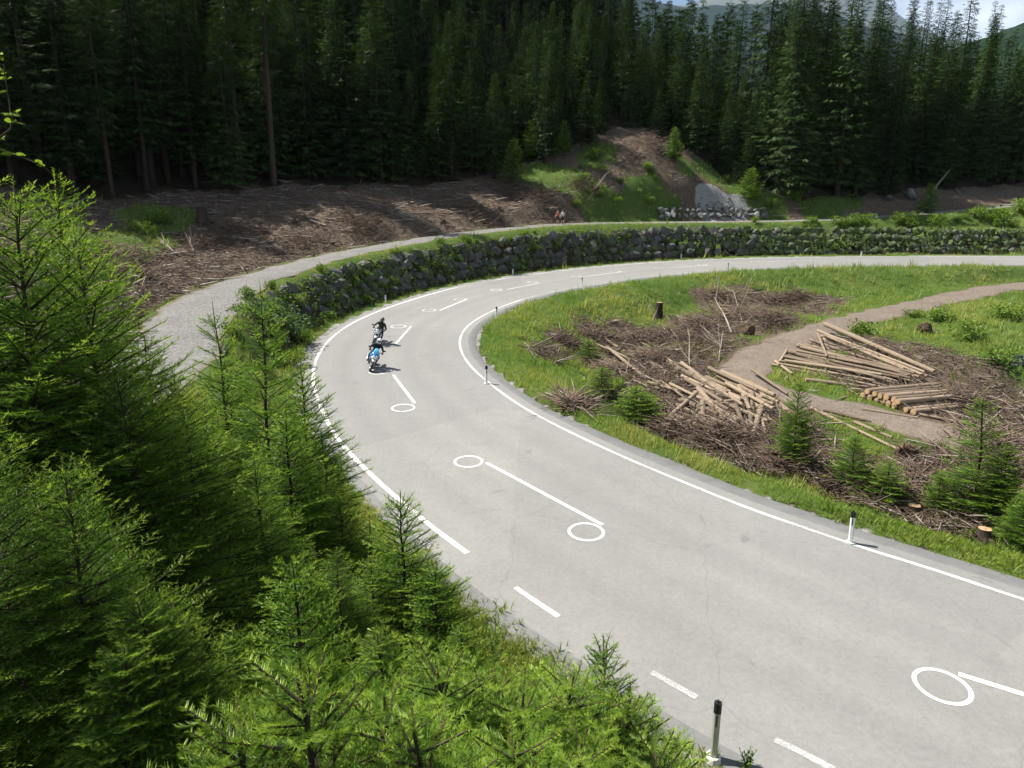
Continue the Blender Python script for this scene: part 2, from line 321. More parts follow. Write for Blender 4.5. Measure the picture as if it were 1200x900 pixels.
def normals(P):
    t = np.gradient(P[:, :2], axis=0); t /= np.linalg.norm(t, axis=1)[:, None]; return np.stack([-t[:, 1], t[:, 0]], 1), t
LN, LT = normals(LL)
def s_at(pt): return Ls[np.argmin(((LL - np.asarray(pt)) ** 2).sum(1))]
S_ = {k: s_at(G(*p)) for k, p in dict(near=(975, 900), j=(508, 620), apex=(370, 445), wall0=(385, 398), mid=(540, 335), far=(800, 305.5), end=(1200, 300.3)).items()}
ROADW = np.interp(Ls, [0, S_['mid'] - 8, S_['mid'] + 8, S_['far'], S_['end'], Ls[-1]], [8, 8, 8.7, 8.9, 8.2, 8])
RR = LL - LN * ROADW[:, None]; RN = LN
def nearest(P, N, x, y):
    q = np.stack([x.ravel(), y.ravel()], 1); d = np.empty(len(q)); idx = np.empty(len(q), int)
    for a in range(0, len(q), 20000):
        dd = ((q[a:a + 20000, None, :] - P[None, :, :2]) ** 2).sum(2); i = dd.argmin(1); idx[a:a + 20000] = i; d[a:a + 20000] = np.sqrt(dd[np.arange(len(i)), i])
    pr = ((q - P[idx, :2]) * N[idx]).sum(1); sg = np.sign(pr); d = np.where(d < 6, np.minimum(d, np.maximum(np.abs(pr), d - 0.12)), d); return (d * np.where(sg == 0, 1, sg)).reshape(x.shape), idx.reshape(x.shape)
def g3(px, py, h): a = G(px, py, h); return (a[0], a[1], h)
PATH = [(-20, 4, 4.6), (-16, 13, 3.2), (-13.5, 21, 2.4), g3(195, 425, 2.3), g3(208, 392, 2.5), g3(226, 364, 2.75), g3(272, 337, 2.95), g3(330, 316, 3.1), g3(400, 298, 3.3), g3(480, 283, 3.6), g3(560, 271.5, 3.95), tuple(D(657, 262, 84)), tuple(D(780, 260.5, 93)), tuple(D(900, 259.5, 97)), tuple(D(1000, 256.5, 99)), tuple(D(1100, 249, 100)), tuple(D(1190, 240.5, 102)), (100, 110, 8.0), (140, 122, 10)]
PP, Ps = smooth_line(PATH); PN, PT = normals(PP)
PW = np.interp(Ps, [0, 14, 24, 36, 55, 75, Ps[-1]], [1.8, 2.0, 2.1, 1.9, 1.6, 1.5, 1.5])
TRK = [(110, 76, -1.3), (78, 75, -1.2), g3(1200, 331, -1.35), g3(1100, 352, -1.7), g3(1000, 375, -2.0), g3(925, 400, -2.1), g3(880, 422, -2.15), g3(868, 442, -2.2), g3(895, 460, -2.2), g3(960, 472, -2.25), g3(1030, 488, -2.3), g3(1085, 505, -2.3), g3(1160, 520, -2.35), (28, 28, -2.5), (40, 24, -3)]
TT, Ts = smooth_line(TRK); TN, _t = normals(TT)
TW = np.interp(Ts, [0, 30, 45, 55, Ts[-1]], [1.1, 1.2, 1.8, 1.7, 1.4])

# ------------------------------------------------------------------ terrain
CTRL = [(0, 0, 7.9), (0, 2, 6.3), (2.5, 2.5, 5.6), (-3, 1.5, 6.6), (0, 5, 4.0), (-4, 6, 3.4), (-8, 8, 3.2), (-3, 10, 2.2), (-7, 13, 2.4), (-11, 18, 2.6), (3, -4, 9.2), (-10, 0, 6.0), (-6, -8, 10), (10, -12, 10), (-20, -10, 9), (30, -40, 14),
        (-24, 16, 4.2), (-30, 28, 5.2), (-28, 42, 5.4), (-40, 20, 7), (-45, 45, 8.5), (-60, 10, 12), (-60, 60, 14),
        tuple(D(160, 330, 46)), tuple(D(120, 260, 60)), tuple(D(100, 205, 74)), tuple(D(250, 280, 62)), tuple(D(250, 235, 72)), tuple(D(300, 196, 86)), tuple(D(400, 262, 68)), tuple(D(400, 230, 77)), tuple(D(500, 192, 96)),
        tuple(D(500, 245, 80)), tuple(D(600, 238, 86)), tuple(D(600, 190, 99)), tuple(D(680, 228, 90)), tuple(D(650, 190, 99)), tuple(D(700, 190, 98)), tuple(D(745, 163, 103)), tuple(D(720, 235, 91)), tuple(D(760, 210, 97)), tuple(D(770, 244, 93)), tuple(D(790, 188, 101)), tuple(D(835, 212, 102)), tuple(D(830, 246, 96)), tuple(D(885, 240, 99)), tuple(D(930, 232, 103)), tuple(D(1000, 228, 106)), tuple(D(1100, 222, 109)), tuple(D(1180, 215, 112)),
        (-60, 90, 27), (-80, 120, 48), (-40, 120, 39), (0, 125, 27), (0, 160, 50), (-60, 180, 85), (20, 116, 19), (40, 125, 16), (30, 150, 25), (60, 160, 18), (90, 130, 12), (90, 170, 14), (150, 130, 12), (60, 240, 18), (160, 220, 16), (-20, 240, 80), (-140, 60, 45), (-120, 0, 30), (-160, 160, 100)]
CT = np.array(CTRL, float)
def tps(r2): return np.where(r2 > 1e-9, 0.5 * r2 * np.log(np.maximum(r2, 1e-9)), 0)
_n = len(CT); _A = np.zeros((_n + 3, _n + 3)); _d2 = ((CT[:, None, :2] - CT[None, :, :2]) ** 2).sum(2)
_A[:_n, :_n] = tps(_d2) + np.eye(_n) * 0.3; _A[:_n, _n] = 1; _A[:_n, _n + 1:] = CT[:, :2]; _A[_n, :_n] = 1; _A[_n + 1:, :_n] = CT[:, :2].T
_w = np.linalg.solve(_A, np.r_[CT[:, 2], 0, 0, 0])
def hill(x, y):
    xc, yc = np.clip(x, -150, 170), np.clip(y, -40, 245); out = np.zeros(x.size); xf, yf = xc.ravel(), yc.ravel()
    for a in range(0, x.size, 50000):
        r2 = (xf[a:a + 50000, None] - CT[None, :, 0]) ** 2 + (yf[a:a + 50000, None] - CT[None, :, 1]) ** 2
        out[a:a + 50000] = tps(r2) @ _w[:_n] + _w[_n] + _w[_n + 1] * xf[a:a + 50000] + _w[_n + 2] * yf[a:a + 50000]
    out = out.reshape(x.shape); far = np.hypot(x - xc, y - yc)
    return out - 0.10 * far
HW = lambda s: np.interp(s, [S_['apex'] - 8, S_['wall0'], S_['mid'], S_['mid'] + 16, S_['far'], S_['end'], S_['end'] + 40], [1.0, 2.6, 3.1, 3.6, 3.5, 3.0, 2.6])
def terrain_fields(x, y):
    dL, iL = nearest(LL, LN, x, y); dR, iR = nearest(RR, RN, x, y); dR = -dR
    dP, iP = nearest(PP, PN, x, y); dT, iT = nearest(TT, TN, x, y)
    s = Ls[iL]; hl = hill(x, y); nz = (fbm(x * 0.35, y * 0.35, 4, 3) - 0.47); nz2 = (fbm(x * 1.3, y * 1.3, 3, 9) - 0.45)
    hp = PP[iP, 2]; pw = PW[iP]
    hl = hl + (nz * 1.6 + nz2 * 0.5) * sstep(pw + 0.5, pw + 5, np.abs(dP)) * sstep(6, 14, dL)
    ps = np.abs(dP); near_path = 1 - sstep(pw + 0.3, pw + 3.5, ps); ho = hl * (1 - near_path) + (hp - 0.04 + 0.15 * sstep(pw, pw + 1.5, ps)) * near_path
    # wall or bank between road and hillside
    shf = np.interp(s, [S_['near'] - 10, S_['near'], S_['j'] - 2, S_['j'] + 4], [0.55, 0.55, 0.75, 0.0]); lin = -0.115 + 0.13 * (np.clip(dL, 0, 1.7 + shf) - shf)
    wallness = sstep(S_['apex'] + 2, S_['wall0'] + 1, s)
    hw = HW(s); wallp = np.interp(dL.ravel(), [0, 1.9, 3.8, 4.5], [0, 0, 1, 1.02]).reshape(x.shape) * hw + lin + 0.85 * np.maximum(dL - 4.2, 0) + 1.1 * np.maximum(dL - 9, 0)
    bank = lin + np.maximum(dL - 1.7 - shf, 0) * np.interp(s, [S_['j'], S_['j'] + 6, S_['apex'] - 4, S_['apex'] + 4], [0.62, 0.7, 1.15, 1.7])
    lim = bank * (1 - wallness) + wallp * wallness
    out = np.minimum(np.maximum(ho, lin + 0.02 * np.maximum(dL - 1.7, 0)), lim) + nz2 * 0.14 * sstep(0.8, 2.2, dL) * (1 - wallness)
    # inside of the bend
    depth = np.interp(Ls[iR], [0, S_['near'], S_['j'], S_['apex'], S_['mid'], S_['far'], S_['end']], [3.2, 2.8, 2.4, 2.1, 2.1, 1.9, 1.5])
    inn = -depth * sstep(1.8, np.interp(Ls[iR], [0, S_['j'], S_['apex'], S_['far']], [5.0, 5.0, 10, 8]), dR) + (nz * 0.9 + nz2 * 0.35) * sstep(2.5, 6, dR) - 0.185 + 0.13 * np.clip(dR, 0, 2.1) + nz2 * 0.10 * sstep(1.3, 2.2, dR)
    cd = G(744, 486, -1.2); inn = inn - 0.9 * np.exp(-(((x - cd[0]) / 2.4) ** 2 + ((y - cd[1]) / 2.8) ** 2)) * sstep(2, 3.5, dR)
    near_t = 1 - sstep(TW[iT] + 0.2, TW[iT] + 3, np.abs(dT)); near_t = near_t * sstep(1.8, 4.5, dR); inn = inn * (1 - near_t) + (TT[iT, 2] - 0.03) * near_t
    h = np.where(dL > 0, out, np.where(dR > 0, inn, -0.10))
    return h, dL, dR, dP, dT, s, np.abs(dP) - pw, np.abs(dT) - TW[iT]
def axis(a, b, st, far_lo, far_hi):
    c = list(np.arange(a, b + 1e-6, st)); g = st; q = a; lo = []
    while q > far_lo: g *= 1.22; q -= g; lo.append(q)
    g = st; q = b; hi = []
    while q < far_hi: g *= 1.22; q += g; hi.append(q)
    return np.array(lo[::-1] + c + hi)
GX = axis(-56, 84, 0.5, -2500, 2500); GY = axis(-6, 122, 0.5, -900, 4000)
XX, YY = np.meshgrid(GX, GY)
HH, DL, DR, DP, DT, SS, PE, TE = terrain_fields(XX, YY)
def bil(A, x, y):
    x = np.asarray(x, float); y = np.asarray(y, float)
    i = np.clip(np.searchsorted(GX, x) - 1, 0, len(GX) - 2); j = np.clip(np.searchsorted(GY, y) - 1, 0, len(GY) - 2)
    fx = np.clip((x - GX[i]) / (GX[i + 1] - GX[i]), 0, 1); fy = np.clip((y - GY[j]) / (GY[j + 1] - GY[j]), 0, 1)
    return (A[j, i] * (1 - fx) + A[j, i + 1] * fx) * (1 - fy) + (A[j + 1, i] * (1 - fx) + A[j + 1, i + 1] * fx) * fy
ZZ = HH + S * np.clip(YY, -60, 260)
def gz(x, y): return bil(ZZ, x, y)
def hit(px, py, lift=0.0):
    """where the sight line through a pixel meets the ground (raised by lift)"""
    d = ray(px, py); t = np.arange(3, 260, 0.1); P = d[None] * t[:, None]; z = HC + P[:, 2]; g = gz(P[:, 0], P[:, 1]) + lift
    k = np.argmax(z < g)
    return np.array([P[k, 0], P[k, 1], g[k]])
# cover: grass, slash, gravel
def hitxy(px, py): return hit(px, py)[:2]
grass = np.zeros_like(HH); slash = np.zeros_like(HH); grav = np.zeros_like(HH)
outer, inner = DL > 0, DR > 0
grass[inner] = 1; grass[outer & (DL < 7)] = 1
YEDGE_X = [-140, -70, -48, -36, -13, 0, 8, 20, 26, 31, 42, 62, 90, 160]; YEDGE_Y = [16, 48, 62, 73, 88, 96, 102, 108, 107, 105, 103, 108, 113, 128]
def yedge(x): return np.interp(x, YEDGE_X, YEDGE_Y)
beyond = YY > yedge(XX)
hs_ = outer & (DL > 5) & ~beyond
slash[hs_ & (DP > 0)] = 1
grass[outer & (DP < 0)] = 1                      # between path and wall or road
grass[outer & (np.abs(PE) < 0.5)] = np.maximum(grass[outer & (np.abs(PE) < 0.5)], 0.55)
def blob_(A, px, py, r, v, sq=1.0):
    c = hitxy(px, py); q = np.hypot(XX - c[0], (YY - c[1]) * sq) / r; A[:] = A * (1 - (1 - sstep(0.55, 1.15, q))) + v * (1 - sstep(0.55, 1.15, q))
for px, py, r in [(185, 258, 4.5), (165, 275, 3.5), (130, 285, 4), (640, 205, 4.5), (703, 185, 4.0), (668, 212, 3.5), (735, 232, 4.5), (700, 240, 3.5), (778, 218, 3), (830, 205, 2.8), (868, 222, 3), (900, 235, 3.5), (960, 240, 4), (800, 193, 2.2), (990, 232, 3), (850, 213, 2.6), (885, 229, 2.6), (750, 222, 3)]: blob_(grass, px, py, r, 0.95)
for px, py, r in [(836, 240, 1.9), (866, 246, 1.8), (828, 246, 2.0), (850, 244, 1.8)]: blob_(grav, px, py, r, 1.0); blob_(grass, px, py, r, 0)
for px, py, r in [(775, 190, 3), (760, 175, 3), (785, 205, 2.0), (715, 205, 2.6), (740, 190, 2.5)]: blob_(grass, px, py, r, 0.15); blob_(slash, px, py, r, 1)
SL = [(640, 415, 1.3), (690, 380, 1.6), (730, 385, 2.0), (900, 372, 3.5), (950, 365, 2.6), (830, 350, 2.2), (1090, 440, 4.5), (1150, 500, 4), (1180, 470, 3.5), (660, 400, 1.5), (720, 415, 2.6), (750, 400, 2.6), (780, 395, 3.2), (820, 380, 3.5), (850, 360, 3.0), (880, 350, 3.0), (930, 350, 3.0), (740, 455, 2.6), (800, 455, 4), (760, 480, 2.4), (850, 500, 4), (900, 530, 3), (960, 545, 2.6), (1020, 565, 2.6), (1100, 575, 3), (1060, 415, 4), (1130, 445, 4), (905, 358, 4.5), (860, 380, 4.5), (825, 400, 4.5), (790, 425, 4), (770, 450, 3), (830, 480, 4), (880, 495, 4), (740, 430, 2.5), (925, 535, 2.6), (985, 560, 2.2), (1040, 580, 2.0), (1085, 600, 1.8), (1130, 560, 3), (1180, 545, 3), (1040, 440, 4.5), (990, 405, 4), (1110, 470, 4), (960, 350, 3), (650, 412, 1.4), (690, 392, 1.5), (700, 430, 1.6), (880, 535, 2), (1150, 600, 2.0), (840, 515, 2), (675, 470, 0.9), (690, 485, 0.8), (790, 520, 1.2), (1160, 480, 4), (905, 515, 2.5)]
for px, py, r in SL: blob_(grass, px, py, r, 0.12); blob_(slash, px, py, r, 1)
grass[DR < 1.9] = np.where(inner[DR < 1.9], 1, grass[DR < 1.9]); grass[beyond & outer] *= 0.25
grass[inner & (np.abs(TE) < 0.6)] *= 0.6; slash[inner & (TE < 1.5)] = np.maximum(slash[inner & (TE < 1.5)], 0.7)
edge_g = (outer & (DL < 1.1)) | (inner & (DR < 1.25)); grav[edge_g] = np.maximum(grav[edge_g], 0.55); grass[inner & (DR < 1.25)] = 0.35
grass[outer & (DL < 0.9)] = 0.45
wf = outer & (DL > 1.7) & (DL < 3.6) & (SS > S_['apex'] + 2); grass[wf] = 0.0; slash[wf] = 0.0; grav[wf] = 0.0
nb = (SS < S_['near'] + 5) & outer & (DL < 3.2); grav[nb] = 0.62
far_ = (YY > 130) | (XX < -62)
slash[far_] = 0
nx, ny = len(GX), len(GY)
V = np.stack([XX.ravel(), YY.ravel(), ZZ.ravel()], 1)
ii = (np.arange(ny - 1)[:, None] * nx + np.arange(nx - 1)[None]).ravel(); Fq = np.stack([ii, ii + 1, ii + 1 + nx, ii + nx], 1)
cov = np.stack([grass.ravel(), slash.ravel(), grav.ravel(), np.ones(grass.size)], 1)
struct(mesh_np('ground', V, Fq, M['ground'], attrs={'cov': cov}, smooth=True), 'grassy and debris strewn hillside ground')

# ------------------------------------------------------------------ road, path and track sheets
def strip(name, P, N, offs, zoff, mat, across=None, s0=0, s1=None, plane=True, parent=None, wear=None, lat=None):
    """offs: list of arrays or floats, offset to the left of each sample"""
    s1 = len(P) if s1 is None else s1; P = P[s0:s1]; N = N[s0:s1]; k = len(offs); V = []; at = []
    for j, o in enumerate(offs):
        o = (o[s0:s1] if isinstance(o, np.ndarray) else np.full(len(P), o)); q = P[:, :2] + N * o[:, None]
        z = (S * np.clip(q[:, 1], -60, 260) if plane else P[:, 2] + S * q[:, 1]) + (zoff[j] if isinstance(zoff, (list, tuple)) else zoff)
        V.append(np.stack([q[:, 0], q[:, 1], z], 1)); at.append(np.full(len(P), 0.0 if across is None else across[j]))
    V = np.stack(V, 1).reshape(-1, 3); at = np.stack(at, 1).ravel(); i = (np.arange(len(P) - 1)[:, None] * k + np.arange(k - 1)[None]).ravel()
    Fq = np.stack([i + 1, i, i + k, i + k + 1], 1)
    a = {'across': at}
    if lat is not None: a['lat'] = np.tile(np.array(lat, float), len(P))
    if wear is not None: a['wear'] = np.full(len(V), wear) if np.isscalar(wear) else np.repeat(wear[s0:s1], k)
    return mesh_np(name, V, Fq, mat, parent, a, smooth=True)
jag = (vnoise(Ls * 0.13, Ls * 0 + 1, 5) - 0.5) * 0.34 + (vnoise(Ls * 0.47, Ls * 0 + 1, 6) - 0.5) * 0.16 + (vnoise(Ls * 1.9, Ls * 0 + 1, 8) - 0.5) * 0.07
EXO = np.interp(Ls, [S_['near'] - 10, S_['near'], S_['j'] - 2, S_['j'] + 4, Ls[-1]], [1.05, 1.05, 1.3, 0.5, 0.55]) + jag
SEAM = np.interp(Ls, [S_['near'] - 10, S_['j'] - 2, S_['j'] + 4, Ls[-1]], [0.62, 0.75, 0.40, 0.42])
EXI = 1.0 + jag[::-1] * 0.8
road = struct(strip('road', LL, LN, [EXO + 0.13, EXO, SEAM + 0.05, SEAM - 0.05, 0.0, -0.5 * ROADW, -ROADW, -ROADW - 0.42, -ROADW - 0.52, -ROADW - EXI, -ROADW - EXI - 0.13],
             [-0.10, 0.004, 0.018, 0.02, 0.02, 0.02, 0.02, 0.02, 0.018, 0.004, -0.10], M['asphalt'], [0.9, 0.85, 0.75, 0.0, 0, 0, 0, 0.0, 0.70, 0.9, 0.95], lat=[0, 0, 0, 0, 0, 0.5, 1, 1, 1, 1, 1]), 'pale grey asphalt road sweeping round a tight bend')
def sub(i0, i1): return max(0, int(np.searchsorted(Ls, i0))), int(np.searchsorted(Ls, i1))
def edge_line(sa, sb, off, wd, wear):
    a, b = sub(sa, sb); o = off if isinstance(off, np.ndarray) else np.full(len(Ls), off)
    ln = strip('edge_line', LL, LN, [o + wd / 2, o - wd / 2], 0.026, M['paint'], s0=a, s1=b, parent=road, wear=wear); return ln
WEAR = vnoise(Ls * 0.5, Ls * 0, 12) * 0.5
edge_line(s_at(G(545, 647)), Ls[-1], 0.0, 0.16, WEAR + 0.12 + np.where(Ls > S_['mid'], 0.35, 0))
for a, b in [((650, 722), (590, 682)), ((812, 818), (745, 777)), ((975, 900), (885, 857))]: edge_line(s_at(G(*a)) - 0.0, s_at(G(*b)), 0.0, 0.14, WEAR + 0.4)
for q in (4.0, 9.0, 14.0): edge_line(S_['near'] - q, S_['near'] - q + 2.3, 0.0, 0.17, WEAR + 0.6)
edge_line(5, S_['mid'] + 4, -ROADW, 0.13, WEAR + 0.3); edge_line(S_['mid'] + 4, Ls[-1], -ROADW, 0.13, WEAR + 0.8)
def ring(px, py, r=0.52, wd=0.085, wear=0.0):
    c = G(px, py); n = 40; V = []
    for k in range(n):
        a = 2 * math.pi * k / n
        for q in (r, r - wd): y = c[1] + q * math.sin(a); V.append((c[0] + q * math.cos(a), y, S * y + 0.027))
    Fq = [(2 * k, 2 * ((k + 1) % n), 2 * ((k + 1) % n) + 1, 2 * k + 1) for k in range(n)]
    mesh_np('ring_marking', V, Fq, M['paint'], road, {'wear': np.full(len(V), wear)})
def bar(pa, pb, wd=0.13, wear=0.0):
    a, b = G(*pa), G(*pb); d = (b - a) / np.linalg.norm(b - a); n = np.array([-d[1], d[0]]) * wd / 2; V = []
    for t in np.linspace(0, 1, 9):
        q = a + (b - a) * t
        for sg in (1, -1): r = q + n * sg; V.append((r[0], r[1], S * r[1] + 0.028))
    mesh_np('line_marking', V, [(2 * k + 1, 2 * k, 2 * k + 2, 2 * k + 3) for k in range(8)], M['paint'], road, {'wear': np.full(len(V), wear)})
for r, wr in [((1104, 805), 0), ((687, 624), 0), ((549, 541.5), 0.1), ((472.5, 478.5), 0.15), ((444, 436), 0.2), ((467, 383), 0.25), ((503, 364), 0.3), ((539, 351), 0.35), ((581.5, 340), 0.4), ((624, 331), 0.4), ((675.5, 324), 0.45), ((721, 318.3), 0.5), ((772.5, 314.2), 0.6), ((823, 310.6), 0.6), ((885, 306.8), 0.7), ((935, 306.0), 0.8), ((1000, 304.6), 0.8)]: ring(*r, wear=wr)
for a, b, wr in [((1123, 791), (1330, 856), 0), ((706, 616), (570, 543), 0), ((486, 473), (461, 440), 0.1), ((464, 403), (481.5, 383), 0.1), ((515.5, 364), (548, 350.7), 0.2), ((594.7, 339.5), (632.5, 332), 0.3), ((685.3, 324.5), (729.3, 318.7), 0.3), ((784, 314.2), (831, 311.2), 0.5), ((892, 307), (945, 305.6), 0.7), ((1005, 305), (1050, 304.5), 0.8)]: bar(a, b, wear=wr)
pj = (vnoise(Ps * 0.7, Ps * 0, 31) - 0.5) * 0.7
struct(strip('path', PP, PN, [PW + pj, PW * 0.7, PW * 0, -PW * 0.7, -PW + pj[::-1]], [-0.02, 0.03, 0.045, 0.03, -0.02], M['gravel'], [1, 0.35, 0.45, 0.35, 1], plane=False), 'grey gravel path above the retaining wall')
tj = (vnoise(Ts * 0.7, Ts * 0, 41) - 0.5) * 0.8
struct(strip('track', TT, TN, [TW + tj, TW * 0.7, TW * 0, -TW * 0.7, -TW + tj[::-1]], [-0.02, 0.03, 0.045, 0.03, -0.02], M['dirt'], [1, 0.3, 0.2, 0.3, 1], plane=False), 'brown dirt track between the log piles')

# ------------------------------------------------------------------ mountains and far hills
def ridge(name, pts, Y0, thick, zbase, mat, label, seed, rough):
    """a range whose crest follows pts (x, z) at depth Y0, with both flanks"""
    pts = np.array(pts, float); n = 120; xs = np.linspace(pts[0, 0], pts[-1, 0], n); zs = np.interp(xs, pts[:, 0], pts[:, 1]); rows = 26; V = []
    for j in range(rows):
        t = j / (rows - 1); f = 1 - abs(2 * t - 1)
        y = Y0 + (t - 0.5) * thick; z = zbase + (zs - zbase) * f ** 0.85
        ns = (fbm(xs / thick * 14 + 7 * seed, np.full(n, t * 9.0 + seed), 5, seed) - 0.47); V.append(np.stack([xs, np.full(n, y) + ns * thick * 0.10, z + ns * rough * (0.35 + f)], 1))
    V = np.stack(V, 0).reshape(-1, 3); i = (np.arange(rows - 1)[:, None] * n + np.arange(n - 1)[None]).ravel()
    o = mesh_np(name, V, np.stack([i, i + 1, i + 1 + n, i + n], 1), mat, smooth=False); struct(o, label); return o
def zpix(py, Y): d = ray(600, py); return HC + d[2] * Y / d[1]
def xpix(px, py, Y): d = ray(px, py); return d[0] * Y / d[1]
def crest(Y, pl): return [(xpix(a, b, Y), zpix(b, Y)) for a, b in pl]
M['ridge_wood'] = simple('ridge_wood', (0.012, 0.020, 0.013), 0.95, 0.4, 0.01, 0.0)
M['hill_green'] = simple('wooded_hill', (0.016, 0.028, 0.016), 0.95, 0.5, 0.05, 0.0)
ridge('mountain', crest(3600, [(250, -60), (620, -30), (720, -14), (800, 2), (860, -2), (930, 0), (980, 16), (1040, 34), (1100, 60), (1300, 90), (1700, 60)]), 3600, 2600, 200, M['ridge_wood'], 'blue wooded mountain ridge behind the forest', 3, 120)
ridge('mountain', crest(5600, [(300, 40), (700, 20), (850, -8), (930, -40), (985, -24), (1030, -4), (1062, 24), (1120, 48), (1500, 60)]), 5600, 2400, 500, M['mountain'], 'bare grey rocky peak beyond the blue ridge', 5, 160)
ridge('wooded_hill', crest(620, [(1000, 140), (1080, 90), (1140, 46), (1175, 24), (1240, 0), (1500, -60), (2600, -40)]), 620, 520, 20, M['hill_green'], 'dark wooded hill beyond the forest under the pale sky', 8, 34)

# ------------------------------------------------------------------ spruce builder
def place(tv, tf, O, Dv, Lg, Wd, roll, up=np.array([0, 0, 1.0])):
    """copies a template (along +x) to origins O, directions Dv"""
    Dv = Dv / np.linalg.norm(Dv, axis=1)[:, None]
    y = np.cross(np.broadcast_to(up, Dv.shape), Dv); ln = np.linalg.norm(y, axis=1)[:, None]; y = np.where(ln > 1e-3, y / np.maximum(ln, 1e-6), np.array([[0, 1.0, 0]])); z = np.cross(Dv, y)
    c, s = np.cos(roll)[:, None], np.sin(roll)[:, None]; y, z = y * c + z * s, z * c - y * s
    V = O[:, None] + tv[None, :, 0:1] * Lg[:, None, None] * Dv[:, None] + (tv[None, :, 1:2] * y[:, None] + tv[None, :, 2:3] * z[:, None]) * Wd[:, None, None]
    Fs = tf[None] + (np.arange(len(O)) * len(tv))[:, None, None]
    return V.reshape(-1, 3), Fs.reshape(-1, tf.shape[1])
def shoot_template(n, seed, flat=0.6, nw=0.13):
    """a needle covered shoot: n needles, each one slim triangle"""
    r = np.random.default_rng(seed); V = []; T = []
    for i in range(n):
        t = (i + r.random()) / n; a = r.random() * 2 * math.pi; cy, cz = math.cos(a), math.sin(a) * flat + 0.25
        b = np.array([t * 0.96, 0, 0]); tip = b + np.array([0.16 + 0.08 * r.random(), cy * (1 + 0.25 * r.random()), cz])
        sd = np.array([nw * 0.31, -nw * cz, nw * cy]); k = len(V); V += [b - sd, b + sd, tip]; T.append((k, k + 1, k + 2))
    return np.array(V), np.array(T)
def spray_template(n, seed):
    """a flat hanging twig with side twigs, for trees far away"""
    r = np.random.default_rng(seed); V = []; T = []
    for i in range(n):
        t = 0.12 + 0.7 * i / n; sgn = 1 if i % 2 else -1; b = np.array([t - 0.1, 0, 0]); tip = np.array([t + 0.42 * (1 - t) + 0.1, sgn * (0.9 - 0.6 * t) * (0.7 + 0.6 * r.random()), -0.25 * r.random()])
        sd = np.array([0.11, 0, 0.10 * (r.random() - 0.5)]); k = len(V); V += [b - sd, b + sd, tip]; T.append((k, k + 1, k + 2))
    k = len(V); V += [np.array([0, -0.12, 0]), np.array([0, 0.12, 0]), np.array([1.05, 0, -0.08])]; T.append((k, k + 1, k + 2))
    return np.array(V), np.array(T)
def tube_np(P, r0, r1, n=4):
    b = B(); b.tube([tuple(p) for p in P], list(np.linspace(r0, r1, len(P))), n, cap=False); return b
